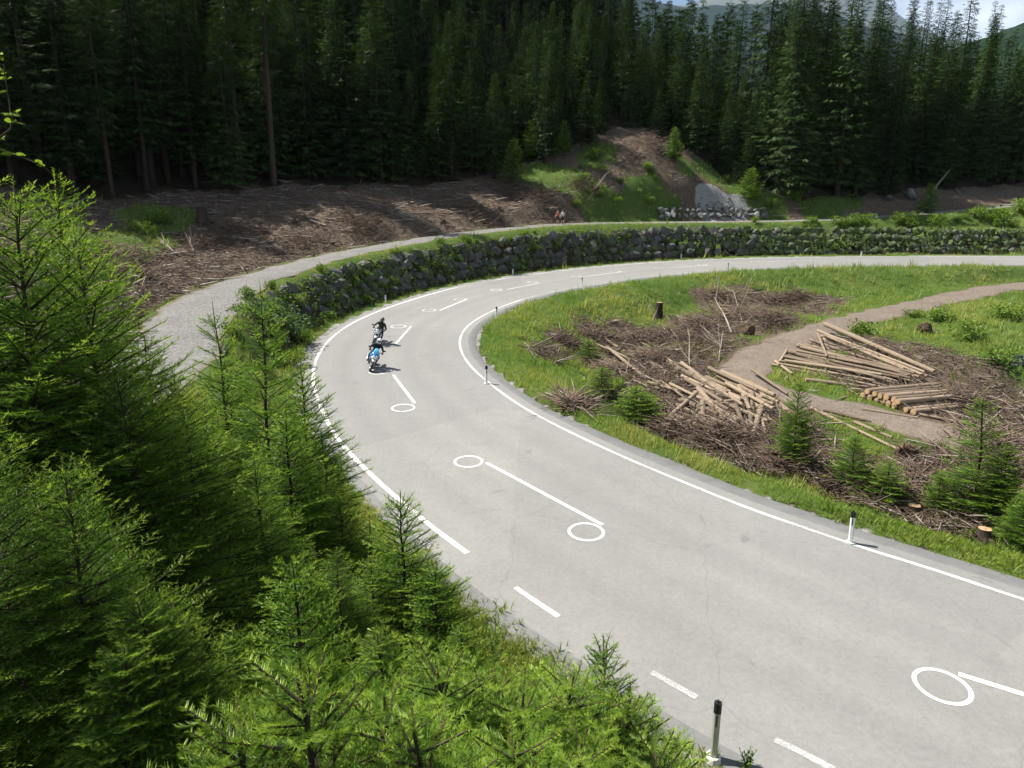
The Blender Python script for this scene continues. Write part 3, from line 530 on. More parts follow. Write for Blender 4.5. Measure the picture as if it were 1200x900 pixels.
def near_spruce(seed, H, spread, dens=1.0, leader=0.25, step=0.085, needles=12, low=0.04, sub=True, droop=0.0, sparse=1.0, thick=1.0, nw=0.13, fat=1.0, latmax=0.62):
    """real young spruce of height H metres: trunk mesh, branch mesh, needle mesh"""
    r = random.Random(seed); O = []; Dd = []; Ln = []; Tp = []; bb = B()
    tr = B(); sway = [(0, 0)]
    for i in range(8): sway.append((sway[-1][0] + r.uniform(-0.012, 0.012) * H, sway[-1][1] + r.uniform(-0.012, 0.012) * H))
    def ax(z): q = min(z / H * 8, 7.999); i = int(q); f = q - i; return Vector((sway[i][0] * (1 - f) + sway[i + 1][0] * f, sway[i][1] * (1 - f) + sway[i + 1][1] * f, z))
    rb = (0.011 * H + 0.012) * thick
    tr.tube([ax(H * i / 10) for i in range(11)], [rb * (1 - i / 10) ** 0.9 + 0.005 for i in range(11)], 7)
    def along(p, d, L, tipf, curve=0.0, first=0.0, outer=1.0):
        tipf = tipf * (0.12 + 0.88 * outer ** 1.6)
        n = max(1, int(L / step)); st = L / n; q = p.copy(); dd = d.copy()
        for i in range(n):
            if (i + 1) / n > first: O.append(q[:]); Dd.append(dd[:]); Ln.append(st * 1.25); Tp.append(tipf if i >= n - max(1, int(0.09 / step + 0.5)) else 0.08)
            q = q + dd * st; dd = (dd + Vector((0, 0, curve * st))).normalized()
    # leader
    lead = H * (1 - leader * 0.5); z = lead
    while z < H: O.append(ax(z)[:]); Dd.append((ax(min(z + step, H)) - ax(z - 0.01))[:]); Ln.append(step * 1.2); Tp.append(0.55); z += step * 0.8
    zs = []; z = H * (1 - leader * 0.45); gap = max(0.10, leader * H * 0.30)
    while z > H * low:
        zs.append(z); z -= gap * r.uniform(0.8, 1.2) / dens; gap *= 0.96; gap = max(gap, 0.11)
    for z in zs:
        u = 1 - z / H; nbr = r.randint(4, 6); a0 = r.uniform(0, 6.28)
        for k in range(nbr):
            if r.random() > sparse: continue
            a = a0 + 6.283 * k / nbr + r.uniform(-0.3, 0.3); L = spread * (u ** 0.72) * r.uniform(0.7, 1.12) + 0.06 * H ** 0.5
            if u > 0.8: L *= 1 - (u - 0.8) * 1.6
            el = R_(44) * (1 - u) ** 1.1 + R_(4) - droop * u + r.uniform(-0.12, 0.12)
            d = Vector((math.cos(a) * math.cos(el), math.sin(a) * math.cos(el), math.sin(el))); p = ax(z + r.uniform(-0.05, 0.05)); cv = 0.18 - 0.25 * droop
            n = max(3, int(L / 0.22)); pts = [p.copy()]; dd = d.copy(); st = L / n; fr = []
            for i in range(n): fr.append((pts[-1].copy(), dd.copy())); pts.append(pts[-1] + dd * st); dd = (dd + Vector((0, 0, cv * st))).normalized()
            bb.tube(pts, [0.0035 + 0.010 * L * (1 - i / n) for i in range(n + 1)], 4, cap=False)
            along(p, d, L, 0.75, cv, 0.25 if L > 0.6 else 0.0)
            side = Vector((0, 0, 1)).cross(d).normalized(); x = 0.16 * L if L > 0.5 else 0.05; lat = max(0.082, step * (1.05 if L < 1 else 1.25))
            while x < L * 0.96:
                i = min(int(x / st), n - 1); bp, bd = fr[i]; q = bp + bd * (x - i * st)
                for sg in (1, -1):
                    if r.random() < 0.12: continue
                    ll = (0.46 * (L - x) + 0.05) * r.uniform(0.65, 1.1); ll = min(ll, latmax)
                    ld = (bd * 0.66 + side * sg * 0.78 + Vector((0, 0, r.uniform(-0.22, 0.12)))).normalized(); along(q, ld, ll, r.uniform(0.5, 1.0), 0.1, 0.0, x / L)
                    if sub and ll > 0.26:
                        y = 0.09
                        while y < ll * 0.8:
                            for s2 in (1, -1):
                                sd = (ld * 0.7 + (Vector((0, 0, 1)).cross(ld)).normalized() * s2 * 0.7 + Vector((0, 0, r.uniform(-0.25, 0.1)))).normalized(); along(q + ld * y, sd, (ll - y) * 0.45 + 0.04, r.uniform(0.3, 0.9), 0, 0.0, x / L * 0.85)
                            y += max(step * 1.5, 0.105)
                x += lat * r.uniform(0.8, 1.25)
    O = np.array(O); Dd = np.array(Dd); Ln = np.array(Ln); Tp = np.array(Tp); g = np.random.default_rng(seed); Vs = []; Fs = []; At = []; off = 0; sel = g.integers(0, 3, len(O))
    for k in range(3):
        tv, tf = shoot_template(needles, seed * 3 + k, 0.6, nw); m = sel == k
        v, f = place(tv, tf, O[m], Dd[m], Ln[m], (0.021 + 0.10 * step) * fat * g.uniform(0.8, 1.2, m.sum()), g.uniform(-0.5, 0.5, m.sum())); Vs.append(v); Fs.append(f + off); off += len(v); At.append(np.repeat(np.clip(Tp[m] * g.uniform(0.6, 1.45, m.sum()), 0, 1), len(tv)))
    tm = tr.mesh('trunk', M['bark']); bm_ = bb.mesh('branches', M['bark'], smooth=False)
    cm = mesh_np('crown', np.vstack(Vs), np.vstack(Fs), M['needle_near'], attrs={'tip': np.concatenate(At)}, obj=False)
    return H, (('trunk', tm), ('crown', cm), ('branches', bm_)), len(O)
def far_spruce(seed, H, spread, clear, nbr_f=1.0, spr=0.75, ragged=0.25, per=1.0, step=0.62, power=0.75):
    """grown forest spruce; clear = bare part of the trunk. Returns arrays"""
    r = random.Random(seed); O = []; Dd = []; Ln = []; Tp = []; tr = B()
    rb = 0.0085 * H + 0.05; lean = (r.uniform(-0.01, 0.01), r.uniform(-0.01, 0.01))
    tr.tube([(lean[0] * H * t * t, lean[1] * H * t * t, H * t) for t in (0, 0.03, 0.15, 0.4, 0.7, 0.97)], [rb * 1.35, rb, rb * 0.88, rb * 0.62, rb * 0.3, 0.02], 7)
    for t in np.arange(max(0.12, clear * 0.3), clear + 0.15, 0.035):                      # dead stubs on the bare trunk
        a = r.uniform(0, 6.28); z = H * t; tr.tube([(0, 0, z), (math.cos(a) * 0.9, math.sin(a) * 0.9, z - 0.15)], [0.03, 0.008], 3, cap=False)
    z = H * 0.985
    while z > H * clear:
        u = (1 - z / H) / (1 - clear); nb_ = max(4, int((3.2 + 4.2 * u) * nbr_f)); a0 = r.uniform(0, 6.28)
        prof = min(1, u ** power * 1.05) * (1 - 0.45 * max(0, u - 0.78) / 0.22 * (1 if clear > 0.12 else 0.35))
        for k in range(nb_):
            a = a0 + 6.283 * k / nb_ + r.uniform(-0.35, 0.35); L = max(0.25, spread * prof * r.uniform(1 - ragged, 1 + ragged * 0.6))
            el = R_(30) * (1 - u) ** 1.5 - R_(22) * u + r.uniform(-0.14, 0.14); d = np.array([math.cos(a) * math.cos(el), math.sin(a) * math.cos(el), math.sin(el)]); p = np.array([lean[0] * z * z / H, lean[1] * z * z / H, z + r.uniform(-0.25, 0.25)])
            side = np.array([-math.sin(a), math.cos(a), 0]); n = max(2, int(L / 0.34 * per))
            for i in range(n):
                t = (i + r.random()) / n; q = p + d * L * t + np.array([0, 0, 0.10 * L * t * t])
                wdt = 0.32 * L * (1 - t) + 0.12
                for sg in ((1, -1) if t < 0.9 else (0,)):
                    o = q + side * sg * wdt * r.uniform(0.0, 0.75); dv = d * r.uniform(0.5, 1.0) + side * sg * r.uniform(0.25, 0.9) + np.array([0, 0, r.uniform(-0.75, 0.05)])
                    O.append(o); Dd.append(dv); Ln.append(spr * r.uniform(0.6, 1.15) * (0.65 + 0.35 * min(1, L / 1.5))); Tp.append(max(0, min(1, (t - 0.45) * 1.3)) * r.uniform(0.2, 1.0))
        z -= step * r.uniform(0.75, 1.25) * (0.6 + 0.5 * u)
    for zz in np.arange(H * 0.955, H * 1.0, 0.22): O.append(np.array([lean[0] * H, lean[1] * H, zz])); Dd.append(np.array([r.uniform(-0.3, 0.3), r.uniform(-0.3, 0.3), 1.0])); Ln.append(0.45); Tp.append(0.6)
    O = np.array(O); Dd = np.array(Dd); Ln = np.array(Ln); Tp = np.array(Tp); g = np.random.default_rng(seed)
    tv, tf = spray_template(4, seed); v, f = place(tv, tf, O, Dd, Ln, Ln * 0.42, g.uniform(-0.6, 0.6, len(O)))
    return tr, v, f, np.repeat(Tp, len(tv))
def far_meshes(a):
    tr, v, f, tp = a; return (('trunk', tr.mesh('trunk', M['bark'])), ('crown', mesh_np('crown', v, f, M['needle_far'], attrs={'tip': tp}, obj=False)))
def put_tree(name, parts, loc, rz, scale, label, group, lean=(0, 0)):
    e = empty(name, loc, (lean[0], lean[1], rz), scale if isinstance(scale, tuple) else (scale,) * 3); tag(e, label, 'tree', group)
    for n, me in parts: obj(n, me, e)
    return e

# ------------------------------------------------------------------ the forest
FV = {'high': [(H, far_meshes(far_spruce(sd, H, sp2, cl, 1.0, 0.80, 0.35))) for sd, H, sp2, cl in ((11, 27, 2.9, 0.32), (12, 29, 2.8, 0.42), (13, 25, 2.8, 0.26))],
      'full': [(H, far_meshes(far_spruce(sd, H, sp2, cl, 1.15, 0.85, 0.32, 1.0, 0.66, 0.8))) for sd, H, sp2, cl in ((21, 29, 3.9, 0.05), (22, 27, 3.6, 0.07), (23, 31, 4.1, 0.06))],
      'young': [(H, far_meshes(far_spruce(sd, H, sp2, cl, 1.1, 0.62, 0.28, 1.25, 0.44, 0.85))) for sd, H, sp2, cl in ((31, 15, 2.5, 0.03), (32, 18, 2.8, 0.05), (33, 13, 2.4, 0.03), (34, 20, 2.9, 0.08))],
      'cone': [(H, far_meshes(far_spruce(sd, H, sp2, cl, 1.1, 0.74, 0.34, 1.05, 0.55, 0.85))) for sd, H, sp2, cl in ((36, 21, 3.0, 0.10), (37, 24, 3.1, 0.16), (38, 18, 2.8, 0.06))]}
FL = {'cone': ('pointed dark spruce with foliage almost to the ground in the shaded wood', 'pointed spruces of the shaded wood'),
      'high': ('tall spruce with a bare lower trunk in the shaded wood above the brown clearing', 'tall bare trunked forest spruces'),
      'full': ('tall dark spruce with branches down to the ground beyond the retaining wall', 'full skirted forest spruces'),
      'young': ('slim mid height spruce packed on the slope around and behind the earth mound', 'younger spruces on the slope')}
spots = []
x = -86.0
while x < 92:
    row = 0; yy = yedge(x)
    while row < 11:
        jx, jy = rnd.uniform(-1.6, 1.6), rnd.uniform(-1.5, 1.5); X, Y = x + jx, yy + 0.8 + jy
        spots.append((row, X, Y)); yy += 3.5 + 0.3 * row; row += 1
    x += 3.3
def visible_trees():
    out = []
    for row, X, Y in spots:
        u = X / Y * F + 600
        if u < -60 or u > 1270: continue
        if X < -4: kind = 'high' if rnd.random() < (0.28 if X < -20 and row < 3 else 0.08) else 'cone'
        elif X < 40: kind = 'young' if rnd.random() < (0.9 if X > 6 else 0.6) else 'cone'
        else: kind = 'full'
        if kind == 'full' and rnd.random() < 0.18 and X > 0: continue
        out.append((row, X, Y, kind))
    out.sort(key=lambda t: t[0] + rnd.random() * 0.3); return out
vt = visible_trees(); indiv, rest = vt[:290], vt[290:]
for row, X, Y, kind in indiv:
    H0, parts = rnd.choice(FV[kind]); sc_ = rnd.uniform(0.82, 1.15)
    wx, zx = {'young': (1.28, 0.88), 'cone': (1.22, 0.9), 'high': (1.1, 1.0), 'full': (1.08, 1.0)}[kind]; zx *= rnd.uniform(0.82, 1.12)
    if kind in ('young', 'cone') and X > -14: sc_ *= 0.84
    if kind == 'full': sc_ *= np.interp(X, [30, 48, 60, 92], [0.84, 0.95, 0.82, 0.82])
    if kind == 'young' and row == 0: sc_ *= rnd.uniform(0.5, 0.95)
    if kind == 'young' and row > 3: sc_ *= rnd.uniform(0.9, 1.15)
    put_tree('spruce_tree', parts, (X, Y, float(gz(X, Y)) - 0.1), rnd.uniform(0, 6.28), (sc_ * wx * rnd.uniform(0.92, 1.12), sc_ * wx * rnd.uniform(0.92, 1.12), sc_ * zx), *FL[kind], lean=(rnd.uniform(-0.02, 0.02), rnd.uniform(-0.02, 0.02)))
# the wood behind and beside them, which reads as one mass
cheap = [far_spruce(sd, H, sp2, cl, 0.85, 1.55, 0.3, 0.40, 1.75, 0.8) for sd, H, sp2, cl in ((41, 23, 3.0, 0.2), (42, 20, 2.9, 0.12), (43, 17, 2.7, 0.08))]
fs = [(X, Y, 2 if k == 'young' else rnd.randint(0, 1)) for _, X, Y, k in rest]
for _ in range(1300):
    X = rnd.uniform(-150, 150); d = rnd.uniform(0, 1); Y = yedge(X) + (34 + 70 * d); u = X / max(Y, 5) * F + 600
    if -250 < u < 1350 and (X < 0 or (d < 0.6 and X < 46)): fs.append((X, Y, 2 if 0 < X < 40 else rnd.randint(0, 1)))
for _ in range(150):                              # to the left of the view, whose shade falls across the clearing
    Y = rnd.uniform(48, 100); X = -Y * 0.80 - rnd.uniform(3, 40)
    if Y > yedge(X) - 2: fs.append((X, Y, rnd.randint(0, 1)))
fs = fs[:760]
Vc, Fc, Tc, Vt, Ft = [], [], [], [], []; oc = ot = 0
for X, Y, k in fs:
    tr, v, f, tp = cheap[k]; a = rnd.uniform(0, 6.28); s0 = rnd.uniform(0.72, 1.1); ca, sa = math.cos(a) * s0, math.sin(a) * s0; Rm = np.array([[ca, -sa, 0], [sa, ca, 0], [0, 0, s0]]); t0 = np.array([X, Y, float(gz(X, Y)) - 0.1])
    Vc.append(v @ Rm.T + t0); Fc.append(f + oc); Tc.append(tp); oc += len(v)
    tv = np.array(tr.V); q = np.array([ff for ff in tr.F if len(ff) == 4]); Vt.append(tv @ Rm.T + t0); Ft.append(q + ot); ot += len(tv)
fo = empty('spruce_wood', (0, 120, float(gz(0, 120)))); tag(fo, 'dense dark spruce wood climbing the slope behind the front trees', 'forest', kind='stuff')
off = np.array([0, 120, float(gz(0, 120))])
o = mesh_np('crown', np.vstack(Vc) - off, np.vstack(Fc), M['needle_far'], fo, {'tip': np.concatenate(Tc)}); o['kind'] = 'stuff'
o = mesh_np('trunk', np.vstack(Vt) - off, np.vstack(Ft), M['bark'], fo); o['kind'] = 'stuff'
print('forest', len(indiv), len(fs), oc // 3)
#@@PART3
# ------------------------------------------------------------------ boulder wall
def rock_mesh(seed, mat, n=13):
    r = random.Random(seed); bm = bmesh.new()
    for _ in range(n):
        v = Vector((r.gauss(0, 1), r.gauss(0, 1), r.gauss(0, 1))).normalized(); k = 1 / max(abs(v.x), abs(v.y), abs(v.z)) ** 0.55; bm.verts.new(v * 0.5 * k * r.uniform(0.85, 1.05))
    q = bmesh.ops.convex_hull(bm, input=bm.verts); bmesh.ops.delete(bm, geom=list({e for e in q['geom_interior'] + q['geom_unused'] if isinstance(e, bmesh.types.BMVert)}), context='VERTS')
    me = bpy.data.meshes.new('boulder'); bm.to_mesh(me); bm.free(); me.materials.append(mat); return me
ROCKS = [rock_mesh(100 + i, M['rock']) for i in range(9)]; PALE = [rock_mesh(130 + i, M['rock_pale']) for i in range(5)]
def on_left(s, d):
    i = int(np.clip(np.searchsorted(Ls, s), 0, len(Ls) - 1)); q = LL[i] + LN[i] * d; return q, LN[i]
q, _n2 = on_left(S_['wall0'], 1.5)
wall = empty('retaining_wall', (q[0], q[1], S * q[1])); tag(wall, 'dark retaining wall of stacked boulders along the outside of the road bend', 'wall')
wbase = Vector(wall.location); s = S_['apex'] + 3.0; nst = 0
s_end = s_at((70, 87.5)); cand = []
while s < s_end:
    hw = float(HW(s)); rows = 4 if hw > 2.2 else 3; st = rnd.uniform(0.75, 1.35)
    for k in range(rows): cand.append((s + rnd.uniform(-0.3, 0.3) + (0.4 if k % 2 else 0), k, rows, hw, st * rnd.uniform(0.8, 1.25)))
    s += st * 0.92
RV = [(np.array([v.co[:] for v in m.vertices]), [tuple(p.vertices) for p in m.polygons]) for m in ROCKS]; Vs, Fs, off = [], [], 0
for c_, (s, k, rows, hw, st) in enumerate(cand):
    t = (k + 0.5) / rows + rnd.uniform(-0.05, 0.05); q, n_ = on_left(s, 2.15 + 1.75 * t + rnd.uniform(-0.10, 0.14)); rh = hw / rows
    z = S * q[1] + hw * t; a = math.atan2(n_[1], n_[0]); ro = (rnd.uniform(-0.6, 0.6), -0.5 + rnd.uniform(-0.25, 0.25), a + rnd.uniform(-0.3, 0.3)); scl = (1.0, st * rnd.uniform(1.05, 1.4), rh * rnd.uniform(1.25, 1.9)); loc = Vector((q[0], q[1], z)) - wbase
    if c_ < 296: obj('boulder', rnd.choice(ROCKS), wall, loc, ro, scl); nst += 1
    else: v, f = rnd.choice(RV); Vs.append((v * scl) @ np.array(Euler(ro).to_matrix()).T + np.array(loc)); Fs += [tuple(i + off for i in g) for g in f]; off += len(v)
print('boulders', nst, len(cand))
for k in range(1500):                              # small stones wedged between them
    s = S_['apex'] + 2 + (s_end - S_['apex'] - 2) * rnd.random(); t = rnd.random(); hw = float(HW(s)); q, n_ = on_left(s, 2.0 + 1.8 * t); v, f = rnd.choice(RV); k_ = rnd.uniform(0.25, 0.7); Rm = np.array(Euler((rnd.uniform(0, 6), rnd.uniform(0, 6), rnd.uniform(0, 6))).to_matrix()); Vs.append((v * [k_, k_ * rnd.uniform(0.6, 1.1), k_ * rnd.uniform(0.6, 1.3)]) @ Rm.T + np.array([q[0], q[1], S * q[1] + hw * t]) - np.array(wbase)); Fs += [tuple(i + off for i in g) for g in f]; off += len(v)
me = bpy.data.meshes.new('far_stones'); me.from_pydata(np.vstack(Vs).tolist(), [], Fs); me.materials.append(M['rock']); o = obj('far_stones', me, wall); o['kind'] = 'stuff'
n = 15000; ss = S_['apex'] + 1 + (s_end - S_['apex'] - 1) * rng.random(n); tt = rng.random(n); keep = fbm(ss * 0.55, tt * 2.2, 3, 77) + np.interp(ss, [S_['apex'], S_['mid'] + 10, S_['far'], s_end], [0.16, 0.06, -0.02, 0.0]) > 0.50; ss, tt = ss[keep], tt[keep]; n = len(ss); ix = np.clip(np.searchsorted(Ls, ss), 0, len(Ls) - 1)
dd = 1.75 + 1.95 * tt + rng.normal(0, 0.10, n) - 0.1; q2 = LL[ix] + LN[ix] * dd[:, None]; P3 = np.stack([q2[:, 0], q2[:, 1], S * q2[:, 1] + HW(ss) * tt + rng.normal(0, 0.12, n) + 0.15], 1)
d3 = np.stack([-LN[ix, 0] + rng.normal(0, 0.6, n), -LN[ix, 1] + rng.normal(0, 0.6, n), rng.normal(0.2, 0.7, n)], 1); l3 = rng.uniform(0.10, 0.26, n)
v, f = place(np.array([(0, 0, 0), (0.45, -0.33, 0.05), (1, 0, -0.1), (0.45, 0.33, 0.05)]), np.array([(0, 1, 2), (0, 2, 3)]), P3, d3, l3, l3, rng.uniform(-1, 1, n)); o = mesh_np('creepers', v - np.array(wbase), f, M['leaf'], wall, {'tip': np.repeat(rng.random(n) ** 2 * 0.6, 4)}); o['kind'] = 'stuff'
# stone row and rocks at the gravel scar
c = hit(832, 255); row_ = empty('stone_wall', tuple(c)); tag(row_, 'low row of grey boulders at the foot of the gravel scar', 'wall')
for k in range(34):
    f = (k % 17) / 16; px = 774 + 121 * f + rnd.uniform(-2, 2); up = k // 17; p = hit(px, 256.5 - 1.5 * f); sc_ = rnd.uniform(0.65, 1.35) * (1 - 0.4 * f * up)
    obj('boulder', rnd.choice(PALE), row_, (p[0] - c[0], p[1] - c[1] + 0.5 * up, p[2] - c[2] + 0.35 + 0.72 * up), (rnd.uniform(-0.4, 0.4), rnd.uniform(-0.4, 0.4), rnd.uniform(0, 6)), (1.0 * sc_, 0.9 * sc_, 0.85 * sc_))
Vs, Fs, off = [], [], 0; RP = [(np.array([v.co[:] for v in m.vertices]), [tuple(p.vertices) for p in m.polygons]) for m in PALE]; c0 = hit(835, 240)
for k in range(260):
    p = hit(rnd.gauss(840, 24), rnd.gauss(247, 5)) if k > 30 else hit(rnd.uniform(800, 890), rnd.uniform(232, 256)); v, f = rnd.choice(RP); k_ = rnd.uniform(0.1, 0.38); Vs.append((v * k_) @ np.array(Euler((rnd.uniform(0, 6), rnd.uniform(0, 6), rnd.uniform(0, 6))).to_matrix()).T + p - c0); Fs += [tuple(i + off for i in g) for g in f]; off += len(v)
me = bpy.data.meshes.new('rubble'); me.from_pydata(np.vstack(Vs).tolist(), [], Fs); me.materials.append(M['rock_pale']); o = obj('rubble', me, None, tuple(c0)); tag(o, 'loose grey rubble spilling down the gravel scar of the mound', 'rubble', kind='stuff')
for (px, py, sx, lab, ml) in [(1064, 232, 2.6, 'big pale grey boulder at the wood edge above the path', PALE), (1042, 235, 1.4, 'smaller grey boulder next to the big pale one', PALE), (160, 400, 0, '', None), (1192, 428, 1.3, 'pale rock lying in the green inside slope by the track', PALE)]:
    if not ml: continue
    p = hit(px, py); o = obj('boulder', ml[1], None, (p[0], p[1], p[2] + sx * 0.2), (0.2, 0.1, rnd.uniform(0, 6)), (sx, sx * 0.8, sx * 0.7)); tag(o, lab, 'rock')

# ------------------------------------------------------------------ marker posts
def post(px, py, h, lab, body='white_plastic', cap_=True, tilt=0.0, face=None, w_=1.0):
    g = G(px, py); z = S * g[1]; e = empty('marker_post', (g[0], g[1], z), (tilt, 0, face if face is not None else math.atan2(-g[1], -g[0]))); tag(e, lab, 'post', 'white roadside marker posts')
    def sec(z, k=1.0): return [(x * k * w_, y * k * w_, z) for x, y in ((0.062, -0.030), (0.062, 0.030), (0.035, 0.060), (-0.045, 0.052), (-0.062, 0.0), (-0.045, -0.052), (0.035, -0.060))]
    b = B(); b.loft([sec(-0.05), sec(h * 0.86), ]); b.build('post_body', M[body], e, smooth=False)
    b = B(); top = [(x, y, h * (1.0 if x > 0 else 0.955)) for x, y, _ in sec(0, 1.06)]; b.loft([sec(h * 0.80 if cap_ else h * 0.9, 1.06), [(x, y, min(zz, h * 0.97)) for x, y, zz in top]]); cp_ = b.build('cap', M['black_plastic'], e, smooth=False)
    b = B(); b.tube([(0.0, 0, h * 0.95), (0.012, 0, h)], [0.035 * w_, 0.022 * w_], 8); b.build('cap_tip', M['black_plastic'], cp_)
    b = B(); x0 = 0.064 * w_; b.add([(x0, -0.018, h * 0.58), (x0, 0.018, h * 0.58), (x0, 0.018, h * 0.77), (x0, -0.018, h * 0.77), (x0 - 0.02, -0.018, h * 0.58), (x0 - 0.02, 0.018, h * 0.58), (x0 - 0.02, 0.018, h * 0.77), (x0 - 0.02, -0.018, h * 0.77)], [(0, 1, 2, 3), (7, 6, 5, 4), (0, 4, 5, 1), (1, 5, 6, 2), (2, 6, 7, 3), (3, 7, 4, 0)]); b.build('reflector', M['reflector'], e, smooth=False)
    b = B(); b.loft([[(0.14 * math.cos(6.283 * k / 10), 0.14 * math.sin(6.283 * k / 10), -0.06) for k in range(10)], [(0.125 * math.cos(6.283 * k / 10) * rnd.uniform(0.9, 1.1), 0.125 * math.sin(6.283 * k / 10), 0.055) for k in range(10)]]); b.build('base', M['concrete'], e, smooth=False)
post(836, 888, 1.16, 'grey green metal marker post among the foreground saplings', 'grey_metal', tilt=0.0, w_=1.0)
post(996.5, 637, 0.97, 'white marker post on the inner verge facing the log clearing', tilt=0.03)
post(570, 450, 0.92, 'white marker post on the grass tip at the apex of the bend', tilt=-0.01)
post(582, 373.5, 0.86, 'white marker post past the apex on the inner kerb strip')
post(682, 335.5, 0.8, 'white marker post on the inner verge opposite the wall shrubs')
post(853, 317, 0.8, 'white marker post on the inner verge above the brushwood slope')
post(452, 355, 0.8, 'white marker post at the foot of the boulder wall near the motorcycles')
post(601, 322.5, 0.8, 'white marker post at the foot of the boulder wall below the hikers')
post(798, 304, 0.8, 'white marker post at the foot of the boulder wall below the gravel scar')
post(1009, 300.5, 0.8, 'white marker post at the foot of the boulder wall under the hanging shrubs')

M['soil'] = simple('soil', (0.085, 0.058, 0.040), 0.95, 0.5, 6, 0.05)
# ------------------------------------------------------------------ logs, stumps, branches
def log_mesh(seed, bend, ns=9):
    r = random.Random(seed); b = B(); pts = []; k = 6; ph = r.uniform(0, 6.28)
    for i in range(k + 1): t = i / k; pts.append((t - 0.5, bend * math.sin(math.pi * t) * math.cos(ph), bend * math.sin(math.pi * t) * math.sin(ph)))
    rings = [[(p[0] + r.uniform(-0.004, 0.004), p[1] + math.cos(6.283 * j / ns) * q * r.uniform(0.9, 1.1), p[2] + math.sin(6.283 * j / ns) * q * r.uniform(0.9, 1.1)) for j in range(ns)] for p, q in [(pts[i], 1.0 - 0.28 * i / k) for i in range(k + 1)]]
    b.loft(rings); return b.mesh('log', [M['log_bark'], M['cut']], True, lambda p: 1 if len(p.vertices) > 4 else 0)
LOGS = [log_mesh(200 + i, 0.0) for i in range(6)]
def log(p0, p1, r_, label, group, name='log', mat=None):
    p0, p1 = Vector(p0), Vector(p1); d = p1 - p0; me = rnd.choice(LOGS)
    o = obj(name, me, None, (p0 + p1) / 2, (0, 0, 0), (d.length, r_, r_)); o.rotation_euler = d.to_track_quat('X', 'Z').to_euler()
    if mat: o.material_slots[0].link = 'OBJECT'; o.material_slots[0].material = mat
    tag(o, label, 'log', group); return o
def plog(a, b, r_, la, lb, label, group):
    pa, pb = hit(*a), hit(*b); log((pa[0], pa[1], pa[2] + r_ + la), (pb[0], pb[1], pb[2] + r_ * 0.72 + lb), r_, label, group)
JL = ('peeled short log in the jumbled heap beside the dirt track', 'logs of the jumbled heap')
jum = [((768, 508), (816, 470), 0.15, 0.0, 0.35), ((817, 467), (847, 491), 0.14, 0.45, 0.0), ((823, 477), (824, 497), 0.15, 0.15, 0.0), ((788, 430), (853, 472), 0.15, 0, 0.25), ((808, 440), (851, 471), 0.13, 0.1, 0.45), ((841, 443), (893, 476), 0.15, 0.05, 0.3), ((845, 441), (907, 472), 0.16, 0.1, 0.3), ((867, 446), (915, 483), 0.13, 0.05, 0.15), ((827, 448), (861, 467), 0.13, 0.15, 0.45), ((837, 478), (871, 477), 0.13, 0.1, 0.3), ((861, 483), (875, 509), 0.12, 0.25, 0.0), ((872, 469), (881, 503), 0.13, 0.4, 0.1), ((881, 470), (879, 501), 0.14, 0.3, 0.0), ((892, 483), (880, 521), 0.17, 0.15, 0.0), ((873, 508), (872, 534), 0.12, 0.05, 0.0), ((764, 448), (806, 466), 0.11, 0.05, 0.1), ((712, 411), (757, 446), 0.12, 0.1, 0.0), ((738, 413), (800, 448), 0.13, 0.0, 0.0), ((800, 485), (838, 504), 0.10, 0.0, 0.1), ((865, 464), (878, 488), 0.12, 0.45, 0.3), ((878, 450), (932, 492), 0.14, 0.0, 0.0), ((858, 441), (900, 462), 0.12, 0.0, 0.1), ((886, 480), (897, 508), 0.11, 0.25, 0.0), ((850, 462), (905, 488), 0.12, 0.5, 0.3), ((822, 455), (870, 484), 0.12, 0.4, 0.35), ((896, 462), (940, 486), 0.12, 0, 0), ((785, 452), (822, 474), 0.10, 0.0, 0.2), ((830, 440), (886, 470), 0.13, 0.35, 0.5), ((905, 470), (950, 500), 0.11, 0, 0), ((818, 486), (850, 480), 0.11, 0.0, 0.3)]
for a, b, r_, la, lb in jum: plog(a, b, r_, la, lb, *JL)
for k in range(34):
    cx, cy = rnd.uniform(815, 912), rnd.uniform(446, 500); dx = rnd.uniform(16, 28); plog((cx - dx, cy - dx * rnd.uniform(0.3, 0.75)), (cx + dx, cy + dx * rnd.uniform(0.3, 0.75)), rnd.uniform(0.09, 0.14), rnd.uniform(0, 0.3), rnd.uniform(0, 0.3), *JL)
for k in range(18):
    cx = rnd.uniform(705, 815); cy = np.interp(cx, [705, 815], [415, 452]) + rnd.uniform(-16, 20); dx = rnd.uniform(12, 30); sl = rnd.uniform(0.3, 0.75); plog((cx - dx, cy - dx * sl), (cx + dx, cy + dx * sl), rnd.uniform(0.06, 0.12), rnd.uniform(0, 0.2), rnd.uniform(0, 0.2), 'thin peeled pole scattered up the slope from the jumbled heap', 'poles scattered above the heap')
PL = ('long thin pole log fanned out in the large stack by the track', 'long poles of the fanned stack')
plog((966, 391), (1093, 446), 0.19, 0.55, 0.4, 'thick grey trunk lying along the back of the fanned pole stack', None)
for k in range(38):
    f = rnd.random(); lay = k // 11; a = (907 + 62 * f + rnd.uniform(-6, 10), 434 - 40 * f + rnd.uniform(-4, 4)); b = (1045 + 44 * f + rnd.uniform(-26, 8), 455 - 11 * f + rnd.uniform(-5, 3)); plog(a, b, rnd.uniform(0.085, 0.135), 0.18 * lay + rnd.uniform(0, 0.05), 0.20 * lay + rnd.uniform(0, 0.06), *PL)
